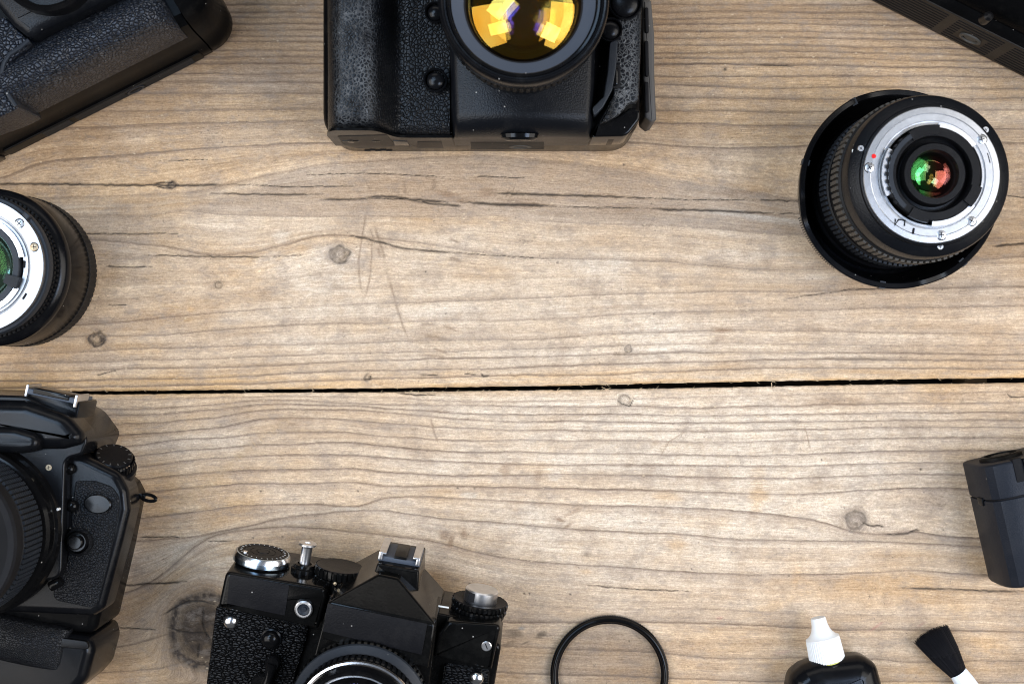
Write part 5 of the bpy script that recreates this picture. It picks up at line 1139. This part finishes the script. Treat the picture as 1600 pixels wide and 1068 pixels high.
MB().rev([(10.5, -.2), (10.5, 1.4), (9.6, 2.0), (8.2, 2.0), (7.8, 1.0), (5, .8), (4.6, 1.6), (.1, 1.6)], 48, EM @ T(ex, -ez) @ Matrix.Diagonal((1, .8, 1, 1))).build('end_socket', M['brownblack'], I_)
b = MB(); b.box(xL + 40, -22, 0, 14, 10, 1.4, 1, M=EM); b.build('end_plate', M['brownblack'], I_)
x, y = fr.hit(1586, 722, z1); MB().box(x + 1, yT - 5, z1 - 4, 4.5, 11.5, 4.6, .6).build('slide_catch', M['deep'], I_)
MB().box(x + 4.6, yT - 4.6, z1 - 3, 2.0, 9.5, 4.6, .6).build('catch_rib', M['satin'], I_)
x, y = fr.hit(1520, 786, 22); b = MB(); b.box(xL + .5, y, 18, 1.6, 4, 7, .5); b.build('hinge', M['black'], I_)

# ------------------------------------------------------------------ 10. cleaning fluid bottle
x0, y0 = P(1300, 1075)
fr = Frame((x0, y0, 0), rz=7)
J_ = fr.empty('fluid_bottle', 'small squat black bottle with ribbed white dropper cap lying at the lower edge', 'bottle')
q = fr.hits([(1226, 1085), (1232, 1050), (1250, 1036), (1276, 1027), (1344, 1020), (1366, 1034), (1374, 1062), (1392, 1180), (1240, 1200)], 14)
MB().prism(rounded(q, [8, 8, 6, 5, 9, 7, 6, 8, 8], 6), .4, 26, b=10, b0=8, n=9).build('bottle_body', M['satin'], J_, sharp=60)
ax, ay = fr.hit(1294, 1036, 14); tx, ty = fr.hit(1278, 964, 14); ln = math.hypot(tx - ax, ty - ay); an = math.atan2(ty - ay, tx - ax)
BM = Matrix.Translation((ax, ay, 14)) @ Matrix.Rotation(an, 4, 'Z') @ Matrix.Rotation(math.radians(90), 4, 'Y')
MB().rev([(9.5, -6), (9.2, -2), (9.6, -1), (9.6, .2), (8.6, .8), (8.4, 1.4)], 48, BM).build('bottle_neck', M['gloss'], J_)
MB().rev([(8.5, .6), (8.7, 1.5)], 40, BM).build('residue', M['yellow'], J_)
def cr(a, r, z, i): return r - (.28 if (i % 4) >= 2 and r > 8.05 else 0)
L = ln
MB().rev([(8.4, 1.2), (8.9, 1.6), (8.45, L * .47), (8.3, L * .55), (8.0, L * .56)], 44 * 4, BM, rf=cr).rev([(8.32, L * .55), (8.3, L * .57), (7.0, L * .60), (5.6, L * .66), (4.6, L * .74), (4.0, L * .84), (3.75, L * .96), (3.5, L), (.1, L + .1)], 48, BM).build('dropper_cap', M.setdefault('whiteplastic', plastic('white plastic', (.66, .67, .665), .38, .05, dust=0)), J_, sharp=40)

# ------------------------------------------------------------------ 11. dusting brush
x0, y0 = P(1500, 1056)
fr = Frame((x0, y0, 0))
K_ = fr.empty('dusting_brush', 'soft black bristle brush with pale ferrule lying at the lower right edge', 'brush')
bx, by = fr.hit(1499, 1053, 7); tx, ty = fr.hit(1456, 992, 7); an = math.atan2(ty - by, tx - bx); ln = math.hypot(tx - bx, ty - by)
KM = Matrix.Translation((bx, by, 7.2)) @ Matrix.Rotation(an, 4, 'Z')
b = MB(); rs = random.Random(11)
for k in range(1700):
    u = rs.uniform(-1, 1); w = rs.uniform(-1, 1)
    if u * u + w * w > 1: continue
    s0 = Vector((-1, u * 3.9, w * 2.8)); wi = 9.2; th = 6.0
    l = ln + 1.6 - .9 * abs(u) ** 2 + rs.uniform(-1.0, .5) + u * .9
    e = Vector((l, u * wi + rs.gauss(0, .3), max(-6.9, w * th * .9 - .3 + rs.gauss(0, .2)))); m_ = (s0 + e) / 2 + Vector((0, u * .5, w * .4))
    if rs.random() < .03: e += Vector((rs.uniform(-1.5, 1), rs.uniform(-1.4, 1.4), rs.uniform(0, .8)))
    b.tube([s0, m_, e], [.13, .15, .09], 4, KM)
b.build('bristles', plastic('black bristle', (.010, .010, .012), .28, 0, dust=0), K_, sharp=80)
FM = KM @ Matrix.Rotation(math.radians(-90), 4, 'Y')
MB().rev([(4.2, -1.4), (4.5, -1.0), (4.6, 0), (5.0, 4), (5.2, 12), (5.2, 24), (4.6, 26), (4.4, 90), (3.4, 96), (.1, 97)], 14, FM @ Matrix.Diagonal((1, 1, 1, 1))).build('ferrule', plastic('pale blue white plastic', (.66, .70, .74), .32, 0, dust=0), K_, sharp=20)
